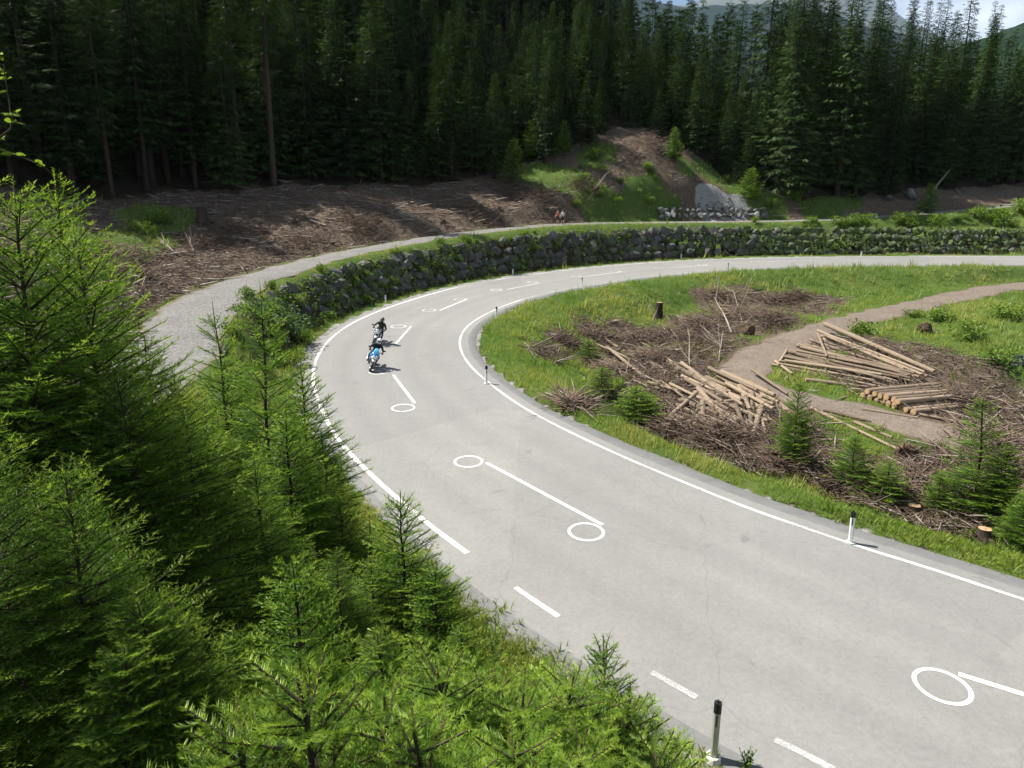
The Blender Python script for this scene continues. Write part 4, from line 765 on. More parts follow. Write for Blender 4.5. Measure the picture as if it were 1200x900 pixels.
for a, b, l in [((957, 401), (968, 428), 'short pale log lying crosswise on top of the fanned poles'), ((935, 420), (953, 404), 'short reddish log propped at the upper tip of the fanned poles'), ((913, 428), (922, 413), 'short log at the narrow end of the fanned pole stack'), ((908, 427), (928, 441), 'thin pale log at the track side corner of the pole stack')]: plog(a, b, 0.10, 0.55 if 'crosswise' in l else 0.1, 0.5 if 'crosswise' in l else 0.1, l, None)
plog((944, 448), (1022, 457), 0.14, 0, 0, 'single grey log lying alone in front of the fanned poles', None)
SLb = ('short sawn log with orange cut end in the neat stack by the track', 'sawn logs of the neat stack')
nr = [9, 6]
for lay in range(2):
    for k in range(nr[lay]):
        f = (k + 0.5 * lay) / 8.6; a = np.array([1012 + 62 * f, 467 + 21 * f]); b = np.array([1094 + 33 * f, 458 + 24 * f]); pa, pb = hit(*a), hit(*b); r_ = rnd.uniform(0.15, 0.19)
        dz = lay * 0.29; e0 = rnd.uniform(-0.12, 0.12); d = (pb - pa); pa = pa + d * (e0 / np.linalg.norm(d)); log((pa[0], pa[1], pa[2] + r_ + dz), (pb[0], pb[1], pb[2] + r_ * 0.8 + dz), r_, *SLb)
for a, b, l in [((1068, 486), (1140, 500), 'dark log lying half sunk beyond the neat sawn stack'), ((1105, 484), (1170, 503), 'thin dark log trailing off past the neat sawn stack'), ((1110, 428), (1160, 448), 'grey weathered trunk lying in the grass behind the pole stack'), ((1140, 460), (1195, 478), 'dark weathered trunk lying near the frame of leaning saplings'), ((950, 480), (1050, 528), 'long thin pole lying between the small spruce and the track'), ((965, 483), (1020, 496), 'thin pale pole edging the dirt track'), ((1000, 497), (1045, 515), 'short thin pole beside the uprooted stump'), ((1010, 482), (1075, 492), 'peeled pale slab lying on the dirt track before the neat stack')]: plog(a, b, 0.09, 0, 0, l, None)
log(tuple(hit(1094, 222)), tuple(hit(1090, 222) + np.array([3.2, 1.0, 2.9])), 0.16, 'broken pale trunk leaning upward at the wood edge', None, mat=M['dead_wood'])
log(tuple(hit(1120, 222)), tuple(hit(1138, 240) + np.array([0, 0, 0.2])), 0.14, 'thin fallen stem sliding from the wood to the path', None, mat=M['dead_wood'])
def branch(base, pts, r_, label, name='dead_branch', twigs=5):
    b = B(); P = [Vector(p) for p in pts]; b.tube(P, [r_ * (1 - 0.75 * i / (len(P) - 1)) for i in range(len(P))], 6)
    for k in range(twigs):
        i = rnd.randint(0, len(P) - 2); q = P[i].lerp(P[i + 1], rnd.random()); d = (P[-1] - P[0]).normalized(); o = Vector((rnd.uniform(-1, 1), rnd.uniform(-1, 1), rnd.uniform(-0.2, 1))).normalized(); L = (P[-1] - P[0]).length * rnd.uniform(0.15, 0.4); b.tube([q, q + (d * 0.6 + o) * L * 0.5, q + (d * 0.9 + o * 0.8) * L], [r_ * 0.45, r_ * 0.3, r_ * 0.12], 4, cap=False)
    o = b.build(name, M['dead_wood']); o.location = base; tag(o, label, 'branch'); return o
def pbranch(a, b, up0, up1, r_, label, twigs=5):
    p = hit(*a); q = hit(*b); e = q - p; e[2] += up1; n = 5; pts = [(e[0] * t + rnd.uniform(-0.05, 0.05), e[1] * t + rnd.uniform(-0.05, 0.05), up0 + (e[2] - up0) * t + 0.1 * math.sin(3.1 * t)) for t in np.linspace(0, 1, n)]; branch(tuple(p), pts, r_, label, twigs=twigs)
for a, b, u0, u1, r_, l in [((858, 392), (836, 360), 0.1, 0.9, 0.09, 'forked pale dead branch standing out of the brushwood slope'), ((870, 378), (858, 352), 0, 1.0, 0.06, 'thin upright dead stick in the brushwood under the far road'), ((765, 378), (772, 364), 0, 0.6, 0.07, 'short bleached stick in the grass slope below the apex'), ((808, 432), (806, 412), 0, 1.2, 0.05, 'upright thin stick at the top of the log heap'), ((842, 425), (846, 400), 0, 0.8, 0.05, 'upright thin stick beside the dirt track bend'), ((640, 463), (690, 490), 0.1, 0.1, 0.04, 'long thin grey twig bundle on the inner verge'), ((655, 460), (700, 498), 0.1, 0.1, 0.04, 'second thin grey twig along the inner verge'), ((690, 470), (712, 500), 0.05, 0.1, 0.03, 'bleached twig sticking out by the ditch'), ((1060, 590), (1092, 575), 0.1, 0.5, 0.05, 'curved bleached branch below the leaning young spruce'), ((1090, 600), (1120, 618), 0.1, 0.2, 0.05, 'bleached branch lying at the verge by the leaning spruce'), ((945, 548), (958, 562), 0, 0.3, 0.03, 'pale forked stick before the small blue green bush'), ((866, 540), (880, 560), 0.0, 0.1, 0.03, 'broken stick in the brushwood at the verge'), ((208, 300), (188, 288), 0.1, 0.3, 0.09, 'bleached branch lying in the brown clearing below the green patch'), ((228, 300), (222, 286), 0.1, 0.7, 0.08, 'bleached stick poking up in the brown clearing'), ((432, 288), (448, 280), 0, 0.5, 0.06, 'pale bent branch at the shadow edge of the brown clearing'), ((690, 235), (715, 205), 0.1, 0.9, 0.13, 'grey fallen trunk lying down the left flank of the mound'), ((640, 228), (660, 222), 0.2, 0.4, 0.1, 'grey dead branch in the heap behind the hikers'), ((335, 284), (320, 278), 0.1, 0.4, 0.06, 'pale dead twig near the clearing edge of the path'), ((700, 372), (714, 385), 0.1, 0.2, 0.05, 'thin bleached stick on the grass tip inside the bend'), ((615, 404), (630, 428), 0.1, 0.1, 0.04, 'long pale stick lying on the grass tip inside the bend')]: pbranch(a, b, u0, u1, r_, l)
for k in range(14):
    px, py = rnd.uniform(190, 620), 0; py = np.interp(px, [190, 330, 480, 620], [305, 285, 258, 238]) + rnd.uniform(-22, 4); dx = rnd.uniform(8, 20); pa, pb = hit(px - dx, py + rnd.uniform(-4, 4)), hit(px + dx, py + rnd.uniform(-4, 4)); r_ = rnd.uniform(0.07, 0.13); log((pa[0], pa[1], pa[2] + r_), (pb[0], pb[1], pb[2] + r_), r_, 'broken weathered log lying loose in the brown clearing', 'loose logs in the clearing', mat=M['dead_wood'])
def root_plate(px, py, r_, label):
    p = hit(px, py); e = empty('root_plate', tuple(p), (0, 0, rnd.uniform(-0.6, 0.6))); tag(e, label, 'stump')
    obj('soil_clod', rock_mesh(rnd.randint(0, 9999), M['soil'], 26), e, (0, 0.1, r_ * 0.55), (rnd.uniform(-0.4, 0.1), 0.2, 0), (r_ * 1.9, r_ * 0.9, r_ * 1.5))
    for k in range(17):
        a = 6.283 * k / 17 + rnd.uniform(-0.25, 0.25); L = r_ * rnd.uniform(0.25, 0.75); c = Vector((math.cos(a) * r_ * 0.75, rnd.uniform(-0.25, 0.1) * r_, r_ * 0.55 + math.sin(a) * r_ * 0.6)); d = Vector((math.cos(a) + rnd.uniform(-0.5, 0.5), rnd.uniform(-0.8, 0.3), math.sin(a) + rnd.uniform(-0.5, 0.3))); rt = B(); rt.tube([c, c + d * L * 0.5, c + d * L + Vector((0, 0, -0.15 * L))], [r_ * 0.06, r_ * 0.04, r_ * 0.012], 4); rt.build('root', M['slash_wood'], e)
    b = B(); b.tube([(0, 0.2, r_ * 0.5), (0.1 * r_, r_ * 1.2, r_ * 0.35), (0.3 * r_, r_ * 2.0, r_ * 0.12)], [r_ * 0.3, r_ * 0.24, r_ * 0.2], 9); b.build('trunk', M['bark'], e)
def stump(px, py, r_, h, label, tip=None, upright=True):
    if not upright: return root_plate(px, py, r_, label)
    p = hit(px, py); e = empty('tree_stump', tuple(p), (0, 0, 0) if upright else (R_(72), 0, rnd.uniform(0, 6))); tag(e, label, 'stump'); b = B(); ns = 11
    rings = [[(math.cos(6.283 * j / ns) * q * (1 + (0.35 if j % 3 == 0 else -0.05) * (1 if i == 0 else 0.2)), math.sin(6.283 * j / ns) * q * (1 + (0.35 if j % 3 == 0 else -0.05) * (1 if i == 0 else 0.2)), z) for j in range(ns)] for i, (q, z) in enumerate([(r_ * 1.7, -0.25), (r_ * 1.25, 0.1 * h), (r_ * 1.0, 0.45 * h), (r_ * 0.95, h)])]; b.loft(rings, cap=False); b.build('stump_body', M['bark'], e)
    c = B(); c.add([(x, y, z - 0.004) for x, y, z in rings[-1]], [tuple(range(ns))]); c.build('cut_top', M['cut'] if upright else M['bark'], e, smooth=False)
    for k in range(6 if upright else 11):
        a = 6.283 * k / (6 if upright else 11) + rnd.uniform(-0.3, 0.3); L = r_ * rnd.uniform(1.6, 3.2); rt = B(); rt.tube([(math.cos(a) * r_ * 0.9, math.sin(a) * r_ * 0.9, 0.12 * h), (math.cos(a) * (r_ + L * 0.5), math.sin(a) * (r_ + L * 0.5), rnd.uniform(-0.1, 0.15) * (1 if upright else 3)), (math.cos(a + 0.3) * (r_ + L), math.sin(a + 0.3) * (r_ + L), -0.25 if upright else rnd.uniform(-0.3, 0.4))], [r_ * 0.33, r_ * 0.2, r_ * 0.06], 5); rt.build('root', M['bark'], e)
stump(238, 262, 0.5, 1.5, 'tall ragged dark stump between the green patch and the shade', upright=True)
stump(700, 228, 0.8, 1.5, 'uprooted root plate with dark hollow on the mound flank', upright=False)
stump(772, 372, 0.28, 1.3, 'charred dark snag on the green slope inside the bend', upright=True)
stump(878, 392, 0.6, 1.0, 'dark uprooted stump in the brushwood beside the track', upright=False)
stump(1085, 392, 0.7, 1.0, 'dark root plate on the green bank above the fanned poles', upright=False)
stump(1062, 540, 0.55, 1.0, 'reddish brown uprooted stump in front of the neat log stack', upright=False)
for px, py, l in [(993, 574, 'low sawn stump showing an orange cut near the blue green bush'), (1070, 603, 'low sawn stump with bright cut face at the inner verge'), (1152, 631, 'low sawn stump with orange face at the verge under the leaning spruce'), (720, 380, 'small bleached stump on the grass tip inside the bend'), (330, 300, 'low pale stump at the brown clearing beside the path'), (520, 262, 'low sawn stump in the sunlit part of the clearing'), (445, 262, 'sawn stump near the middle slash heap'), (390, 288, 'sawn stump close to the path in the clearing'), (290, 285, 'sawn stump below the outer slash heap'), (585, 246, 'sawn stump left of the hikers'), (480, 240, 'sawn stump in the shaded upper clearing'), (610, 235, 'sawn stump beside the wood edge heap'), (345, 262, 'sawn stump at the shadow edge of the clearing')]: stump(px, py, 0.22, 0.35, l)

# ------------------------------------------------------------------ brushwood: loose sticks nobody could count
def sticks(name, pts, L, r_, label, flatness=0.28, mat='slash_wood', origin=None, dirs=None):
    n = len(pts); P = np.array(pts); a = rng.uniform(0, 6.283, n) if dirs is None else dirs; el = np.abs(rng.normal(0, flatness, n)); ln = L * rng.uniform(0.35, 1.5, n); rr = r_ * rng.uniform(0.5, 1.6, n)
    d = np.stack([np.cos(a) * np.cos(el), np.sin(a) * np.cos(el), np.sin(el)], 1)
    tv = np.array([(0, -1, -0.58), (0, 1, -0.58), (0, 0, 1.15), (0.55, -0.5, 0.3), (0.55, 1.2, 0.0), (0.55, 0.3, 1.6), (1, 0.1, 0.5)]); tf = np.array([(0, 1, 4), (0, 4, 3), (1, 2, 5), (1, 5, 4), (2, 0, 3), (2, 3, 5), (3, 4, 6), (4, 5, 6), (5, 3, 6)])
    v, f = place(tv, tf, P, d, ln, rr, rng.uniform(0, 6, n)); org = P.mean(0) if origin is None else np.asarray(origin)
    o = mesh_np(name, v - org, f, M[mat]); o.location = org; tag(o, label, 'brushwood', kind='stuff'); return o
def scatter(region, n, rmin=6, rmax=120, amax=0.72, seed=1):
    """points on the ground, denser near the eye, kept where region(x, y) > random"""
    g = np.random.default_rng(seed); r = np.exp(g.uniform(math.log(rmin), math.log(rmax), n)); a = g.uniform(-amax, amax, n); x, y = r * np.sin(a), r * np.cos(a)
    k = region(x, y) > g.random(n); return x[k], y[k], r[k]
def reg_slash(o_):
    def f(x, y):
        dl, dr = bil(DL, x, y), bil(DR, x, y); s_ = bil(slash, x, y) * (1 - 0.85 * (bil(grass, x, y) > 0.6)) * (bil(TE, x, y) > 0.5) * (bil(PE, x, y) > 0.4); return s_ * ((dl > 3) if o_ else (dr > 2.2))
    return f
x, y, r = scatter(reg_slash(False), 120000, 14, 80, 0.75, 2); sticks('brushwood', np.stack([x, y, gz(x, y) + rng.uniform(0, 0.25, len(x))], 1)[:20000], 0.9, 0.015, 'tangle of grey brown sticks and slash on the slope inside the bend')
m = rng.random(len(x)) < 0.14; sticks('brushwood', np.stack([x, y, gz(x, y) + 0.05], 1)[m], 1.5, 0.030, 'thicker broken limbs strewn among the slash inside the bend', 0.2, 'dead_wood')
x, y, r = scatter(reg_slash(True), 110000, 32, 112, 0.8, 3); sticks('brushwood', np.stack([x, y, gz(x, y) + rng.uniform(0, 0.22, len(x))], 1)[:22000], 0.8, 0.018, 'brown slash and broken sticks covering the clearing below the wood', 0.3)
m = rng.random(len(x)) < 0.10; sticks('brushwood', np.stack([x, y, gz(x, y) + 0.05], 1)[m], 1.7, 0.042, 'thicker limbs and bark strips strewn over the brown clearing', 0.15, 'dead_wood')
def heap(px, py, n, rad, hgt, label, L=1.2, r_=0.022, mat='slash_wood'):
    c = hit(px, py); q = rng.normal(0, 0.45, (n, 2)) * rad; x, y = c[0] + q[:, 0], c[1] + q[:, 1]; z = gz(x, y) + np.abs(rng.normal(0, 0.5, n)) * hgt * np.exp(-(q ** 2).sum(1) / rad ** 2); sticks('brush_heap', np.stack([x, y, z], 1), L, r_, label, 0.30, mat)
for px, py, n, rad, hgt, l in [(640, 235, 500, 3.4, 1.6, 'heap of tangled grey brushwood behind the hikers'), (680, 222, 300, 2.4, 1.4, 'heap of dead branches on the left foot of the mound'), (765, 172, 300, 2.6, 1.5, 'tangle of dead branches at the mound crest'), (735, 185, 220, 2.0, 1.3, 'brushwood heap just under the mound crest'), (860, 372, 500, 2.6, 1.0, 'brown brushwood heap under the far road'), (905, 355, 350, 2.2, 1.0, 'brushwood heap near the far bend of the dirt track'), (700, 398, 350, 1.1, 0.6, 'small dark brush heap on the grass tip inside the bend'), (670, 475, 260, 0.9, 0.35, 'bundle of thin grey sticks on the inner verge'), (985, 572, 420, 1.3, 0.6, 'grey brush heap on the verge before the blue green bush'), (915, 545, 380, 1.3, 0.5, 'pale brush heap between the verge and the log heap'), (1075, 585, 320, 1.0, 0.6, 'brush heap around the verge stump'), (170, 330, 380, 1.8, 0.9, 'reddish brown slash heap at the left end of the gravel path'), (150, 305, 380, 2.4, 0.9, 'slash heap below the green patch in the clearing'), (1180, 555, 350, 1.6, 0.8, 'grey brush heap beside the leaning young spruce'), (360, 285, 350, 3.0, 0.6, 'brown slash windrow along the sunlit clearing edge')]: heap(px, py, n, rad, hgt, l)
for k, (px, py, n, rad, hgt, l) in enumerate([(745, 405, 500, 1.6, 0.7, 'brown brush heap between the charred snag and the log heap'), (790, 400, 500, 1.8, 0.8, 'brush heap above the jumbled logs'), (820, 385, 450, 1.8, 0.8, 'brush heap below the forked dead branch'), (720, 440, 380, 1.2, 0.6, 'dark brush heap at the head of the ditch'), (760, 425, 450, 1.5, 0.6, 'brush heap around the two slanting poles'), (930, 352, 400, 1.8, 0.8, 'brush heap on the last slope before the far track'), (280, 270, 500, 3.0, 1.0, 'slash heap just outside the forest shade'), (430, 268, 500, 3.2, 1.0, 'slash heap in the middle of the clearing'), (560, 250, 500, 3.0, 1.1, 'slash heap right of the clearing near the path'), (240, 290, 420, 2.2, 0.9, 'slash heap by the bleached stick'), (600, 225, 400, 2.6, 1.0, 'slash heap at the wood edge left of the mound')]): heap(px, py, n, rad, hgt, l, r_=0.02)
for px, py, n, rad, hgt, l in [(660, 405, 350, 1.2, 0.5, 'low brush heap nearest the apex post'), (900, 378, 450, 2.0, 0.8, 'brush heap along the outer curve of the dirt track'), (845, 350, 380, 1.6, 0.8, 'brush heap high under the far road verge'), (1120, 470, 420, 2.0, 0.6, 'brush heap beyond the neat sawn stack'), (850, 515, 420, 1.5, 0.5, 'brush heap below the jumbled log heap'), (1160, 520, 380, 1.6, 0.7, 'brush heap between the track and the tall open spruce'), (780, 505, 300, 1.0, 0.5, 'brush heap at the lower end of the ditch')]: heap(px, py, n, rad, hgt, l, r_=0.02)
#@@PART4
# ------------------------------------------------------------------ near spruces
NV = {'fine': near_spruce(57, 1.5, 0.66, 1.2, 0.2, 0.055, 46, 0.03, nw=0.062, fat=0.75, thick=0.45), 'sap': near_spruce(51, 1.6, 0.70, 1.2, 0.22, 0.06, 34, 0.03, nw=0.075, fat=0.8, thick=0.55), 'bush': near_spruce(52, 2.4, 1.0, 1.15, 0.18, 0.07, 26, 0.03, nw=0.085, fat=0.85, thick=0.6), 'mid': near_spruce(53, 3.4, 1.2, 1.15, 0.2, 0.085, 16, 0.05, fat=0.95, thick=0.65),
      'slim': near_spruce(54, 5.0, 1.35, 1.2, 0.24, 0.09, 12, 0.06, sparse=0.88, thick=0.55), 'tall': near_spruce(55, 6.0, 2.2, 1.0, 0.15, 0.105, 10, 0.03, droop=0.22, thick=0.75, latmax=0.85), 'big': near_spruce(56, 7.0, 2.7, 1.0, 0.12, 0.115, 9, 0.02, droop=0.28, thick=0.75, latmax=0.95)}
for k_, v_ in NV.items(): print(k_, v_[2], len(v_[1][1][1].polygons))
def near(px, top, Y, kind, label, lean=(0, 0), wide=1.0, group=None, hmax=9.0, name='young_spruce'):
    d = D(px, top, Y); X = d[0]; g = float(gz(X, Y)); H = min(max(d[2] + S * Y - g, 0.5), hmax); H0, parts, _ = NV[kind]; k = H / H0
    put_tree(name, parts, (X, Y, g - 0.03), rnd.uniform(0, 6.28), (k * wide, k * wide, k), label, group, lean); NEARLOG.append((px, top, Y, kind, round(H, 2)))
NEARLOG = []
near(-95, 120, 8.0, 'big', 'big dense spruce filling the left edge of the foreground', wide=1.1)
near(-10, 212, 7.4, 'big', 'dense bright spruce with broad boughs beside the sprouting twig', wide=1.15)
near(60, 203, 9.5, 'tall', 'spruce with a slender yellowish top behind the dense left spruce', wide=1.05)
near(97, 262, 8.2, 'tall', 'spruce with an open top and dark stem left of the gravel path', wide=1.0)
near(-40, 470, 5.0, 'big', 'shaded low spruce in the lower left foreground', wide=1.2)
near(60, 540, 5.2, 'big', 'dark dense spruce in the foreground shade', wide=1.15)
near(165, 395, 9.6, 'tall', 'dark layered spruce standing below the gravel path', wide=1.1)
near(215, 470, 8.6, 'tall', 'broad dark spruce behind the sunlit bushy sapling', wide=1.15)
near(120, 430, 7.2, 'tall', 'inner spruce half hidden between the dense left spruces', wide=1.1)
near(293, 333, 13.0, 'slim', 'thin young spruce with the longest bare leader beside the bend', wide=1.15)
near(249, 352, 14.0, 'slim', 'thin young spruce with a tilted leader next to the gravel path', lean=(0, -0.03), wide=1.15)
near(232, 465, 12.5, 'slim', 'short thin spruce below the tilted leader spruce', wide=1.2)
near(372, 500, 13.0, 'slim', 'slim spruce by the white edge line of the bend', wide=1.2)
near(345, 425, 15.5, 'mid', 'open young spruce reaching toward the white edge line', wide=1.2)
near(270, 425, 15.5, 'mid', 'open young spruce on the bank under the gravel path', wide=1.2)
near(325, 480, 11.5, 'mid', 'young spruce in front of the long leader spruce', wide=1.25)
near(210, 430, 13.5, 'mid', 'young spruce below the gravel path among the thin ones', wide=1.25)
near(300, 530, 9.6, 'tall', 'dense spruce in the middle of the bank thicket', wide=1.1)
near(395, 575, 11.8, 'mid', 'young spruce where the bank meets the grass verge', wide=1.2)
near(435, 600, 11.4, 'slim', 'thin dark stemmed spruce on the verge by the edge line', wide=1.1)
near(478, 580, 9.8, 'mid', 'young spruce with a bent top leaning over the edge line', lean=(0.0, 0.05), wide=1.2)
near(400, 640, 8.8, 'tall', 'dense low spruce behind the bent top spruce', wide=1.2)
near(510, 660, 9.2, 'mid', 'bushy spruce at the broken edge line', wide=1.35)
near(440, 650, 9.6, 'mid', 'bushy spruce hidden behind the bent top spruce', wide=1.3)
near(332, 648, 5.6, 'mid', 'sunlit spruce with pale upright tips in the thicket', wide=1.1)
near(185, 690, 5.0, 'bush', 'rounded bushy sapling in the sun at the thicket foot', wide=1.2)
near(120, 760, 4.4, 'bush', 'low bushy spruce under the dark left spruces', wide=1.2)
near(265, 735, 5.8, 'mid', 'shaded spruce beside the rounded sapling', wide=1.15)
near(362, 797, 3.3, 'fine', 'pale green sapling with thick shoots in the nearest row', wide=1.25)
near(285, 850, 3.2, 'fine', 'small pale sapling beside the thick shooted one', wide=1.4)
near(460, 738, 6.4, 'bush', 'bright compact sapling below the bent top spruce', wide=1.25)
near(515, 780, 5.0, 'fine', 'bright low sapling in the middle of the foreground bushes', wide=1.35)
near(440, 820, 4.0, 'fine', 'small light sapling between two larger saplings', wide=1.3)
near(565, 782, 5.6, 'sap', 'yellow green sapling left of the tall leafy weed', wide=1.4)
near(615, 800, 5.2, 'fine', 'yellow green sapling beneath the tall leafy weed', wide=1.4)
near(505, 855, 3.6, 'fine', 'small spruce sapling at the front of the bushes', wide=1.5)
near(665, 790, 5.8, 'sap', 'spreading sapling left of the open topped one', wide=1.4)
near(711, 738, 6.6, 'mid', 'open sapling with a sparse pointed top before the road', wide=0.85)
near(590, 862, 4.2, 'fine', 'low sapling under the yellow green ones', wide=1.4)
near(740, 818, 6.0, 'sap', 'low bright sapling next to the grey green post', wide=1.35)
near(680, 858, 4.8, 'fine', 'broad sapling under the sparse pointed one', wide=1.4)
near(770, 872, 5.4, 'sap', 'small sapling at the foot of the grey green post', wide=1.5)
near(630, 905, 4.0, 'fine', 'tiny sapling in the nearest row of bushes', wide=1.7)
near(545, 730, 8.6, 'mid', 'spruce between the bent top one and the tall leafy weed', wide=1.3)
# small trees inside the bend
def foot(px, py, top, kind, label, wide=1.0, lean=(0, 0), group=None):
    p = hit(px, py); Y = p[1]; d = D(px, top, Y); H0, parts, _ = NV[kind]; H = d[2] + S * Y - p[2]; k = H / H0; put_tree('young_spruce', parts, tuple(p), rnd.uniform(0, 6.28), (k * wide, k * wide, k), label, group, lean)
foot(930, 548, 445, 'mid', 'dark young spruce beside the jumbled log heap', 0.95)
foot(1138, 604, 462, 'slim', 'tall open young spruce leaning over the brush by the verge', 1.5, (0.0, 0.05))
foot(1165, 612, 520, 'mid', 'bushy young spruce at the foot of the tall open one', 1.3)
foot(1000, 575, 512, 'bush', 'low blue green bushy spruce on the verge side of the track', 1.5)
foot(1035, 590, 540, 'sap', 'small spruce beside the low blue green bushy one', 1.6)
foot(1100, 600, 555, 'bush', 'bushy spruce left of the tall open one', 1.3)
foot(1190, 640, 575, 'bush', 'low bushy spruce beyond the tall open one at the verge', 1.4)
foot(745, 492, 452, 'sap', 'dark low spruce bush at the ditch inside the bend', 2.2)
foot(705, 465, 430, 'sap', 'small spruce bush on the grass slope above the ditch', 2.0)
foot(690, 425, 398, 'sap', 'small spruce bush by the dark brush heap', 1.8)
foot(880, 235, 196, 'bush', 'green bush spruce at the right foot of the mound', 1.4)
foot(600, 215, 162, 'bush', 'small pale leaved spruce at the wood edge left of the mound', 1.0)
foot(1085, 250, 215, 'bush', 'low spruce on the path edge near the leaning trunk', 1.4)
foot(622, 186, 140, 'mid', 'young spruce at the wood edge on the upper left of the mound', 1.1)
foot(660, 182, 140, 'mid', 'young spruce behind the upper left of the mound', 1.1)
foot(790, 188, 148, 'mid', 'young spruce on the right shoulder of the mound crest', 1.2)
print(NEARLOG)

# ------------------------------------------------------------------ leafy shrubs and weeds
def shrub_mesh(seed, n, leaf, rx, rz, mat, droop=0.0):
    g = np.random.default_rng(seed); k = g.integers(5, 9); C = g.normal(0, 0.42, (k, 3)) * [rx, rx, rz * 0.5] + [0, 0, rz * 0.5]; c = C[g.integers(0, k, n)]; u = g.normal(0, 1, (n, 3)); u /= np.linalg.norm(u, axis=1)[:, None]
    O = c + u * (g.random(n) ** 0.4)[:, None] * [rx * 0.5, rx * 0.5, rz * 0.42]; O[:, 2] = np.abs(O[:, 2]) ; d = u + np.array([0, 0, 0.4 - droop]) + g.normal(0, 0.5, (n, 3))
    tv = np.array([(0, 0, 0), (0.45, -0.30, 0.05), (1, 0, -0.1), (0.45, 0.30, 0.05)]); tf = np.array([(0, 1, 2), (0, 2, 3)]); ln = leaf * g.uniform(0.6, 1.3, n); v, f = place(tv, tf, O, d, ln, ln, g.uniform(-1.2, 1.2, n))
    tip = np.repeat(np.clip(g.random(n) ** 2 * 0.8 * (O[:, 2] / rz + 0.3), 0, 1), 4); fm = mesh_np('foliage', v, f, M[mat], attrs={'tip': tip}, obj=False)
    b = B()
    for q in C: b.tube([(0, 0, -0.1), tuple(q * 0.5 + np.array([0, 0, 0.05])), tuple(q + np.array([0, 0, 0.1]))], [0.02, 0.014, 0.006], 4, cap=False)
    return (('foliage', fm), ('stems', b.mesh('stems', M['bark'])))
SH = [shrub_mesh(70 + i, 620, 0.13, 0.7, 0.8, 'leaf') for i in range(4)]; SHB = [shrub_mesh(80 + i, 700, 0.11, 0.8, 0.9, 'leaf_blue') for i in range(2)]
def shrub(p, sc_, label, group=None, pool=SH, name='shrub'):
    e = empty(name, tuple(p), (0, 0, rnd.uniform(0, 6.28)), (sc_ * rnd.uniform(0.9, 1.2), sc_ * rnd.uniform(0.9, 1.2), sc_ * rnd.uniform(0.75, 1.1))); tag(e, label, 'shrub', group)
    for n, me in rnd.choice(pool): obj(n, me, e)
WL = ('small green shrub rooted between boulders of the retaining wall', 'shrubs on the retaining wall')
for k in range(150):
    s = S_['apex'] + 2 + (s_end - S_['apex'] - 2) * rnd.random() ** 1.5; t = rnd.random() ** 0.8; hw = float(HW(s)); q, _ = on_left(s, 1.85 + 2.0 * t); shrub((q[0], q[1], S * q[1] + hw * t - 0.1), rnd.uniform(0.35, 0.85) * (1.1 if s < S_['mid'] else 0.85), *WL)
for k in range(40):
    s = S_['wall0'] + (s_end - S_['wall0']) * rnd.random(); q, _ = on_left(s, 3.6 + rnd.uniform(0, 0.9)); shrub((q[0], q[1], gz(q[0], q[1])), rnd.uniform(0.35, 0.75), 'low green shrub overhanging the top of the retaining wall', 'shrubs along the wall top')
for px, py, sc_, l in [(1010, 262, 2.2, 'large shrub mass hanging over the wall top under the far path'), (1060, 262, 2.4, 'wide bright shrub over the wall top near the path bend'), (1175, 262, 2.8, 'big shrub on the slope between the wall and the rising path'), (1140, 255, 2.2, 'shrub beside the big one below the rising path'), (1195, 250, 2.4, 'shrub at the path edge above the big one'), (985, 266, 1.8, 'shrub at the left end of the hanging shrub row'), (1100, 266, 1.8, 'shrub in the shaded gap of the wall top')]: shrub(hit(px, py), sc_, l)
for px, py, sc_, l in [(325, 388, 1.7, 'blue green round shrub at the beginning of the boulder wall'), (345, 398, 1.2, 'smaller blue green shrub next to the round one at the wall foot'), (300, 372, 1.2, 'blue green shrub on the bank above the round one')]: shrub(hit(px, py), sc_, l, pool=SHB)
for px, py, sc_, l in [(355, 402, 0.9, 'low bright shrub at the wall foot by the edge line'), (290, 350, 0.8, 'low shrub on the path shoulder at the wall start'), (315, 362, 1.0, 'leafy shrub on the bank below the path shoulder'), (280, 395, 1.1, 'leafy shrub behind the thin leader spruces'), (340, 430, 1.0, 'leafy bush on the verge side of the bank'), (855, 215, 1.4, 'leafy shrub on the right flank of the mound'), (905, 243, 1.5, 'leafy shrub between the stone row and the wood'), (700, 186, 1.9, 'bright green shrub patch high on the mound'), (930, 236, 1.8, 'leafy shrub at the wood edge past the stone row'), (185, 262, 1.8, 'bright green plants in the sunlit patch of the clearing'), (170, 276, 1.5, 'green plants at the lower side of the sunlit patch'), (1090, 590, 0.8, 'leafy shrub at the verge by the brush heap'), (1010, 395, 1.5, 'leafy shrub behind the upper end of the fanned poles'), (1140, 400, 1.8, 'tall green weeds on the bank inside the bend'), (1180, 375, 1.8, 'green weeds beside the upper dirt track'), (1100, 375, 1.4, 'green weeds on the bank near the dark root plate'), (1170, 430, 1.6, 'green weeds behind the pale rock'), (755, 480, 1.0, 'leafy weeds hanging into the ditch'), (720, 455, 0.9, 'leafy weeds on the slope above the ditch'), (975, 190, 1.7, 'sunlit yellow green shrub inside the dark wood'), (968, 215, 1.5, 'low shrub under the sunlit one in the dark wood'), (1070, 372, 1.1, 'low weeds along the lower edge of the dirt track')]: shrub(hit(px, py), sc_, l)
for k in range(22): shrub(hit(rnd.uniform(672, 775), rnd.uniform(196, 246)), rnd.uniform(0.5, 1.1), 'low leafy weed clump on the grassy flank of the mound', 'weed clumps on the mound')
for k in range(16): shrub(hit(rnd.uniform(880, 1190), rnd.uniform(256, 268)), rnd.uniform(0.6, 1.4), 'leafy clump on the grass strip between far path and wall', 'clumps on the far wall top strip')
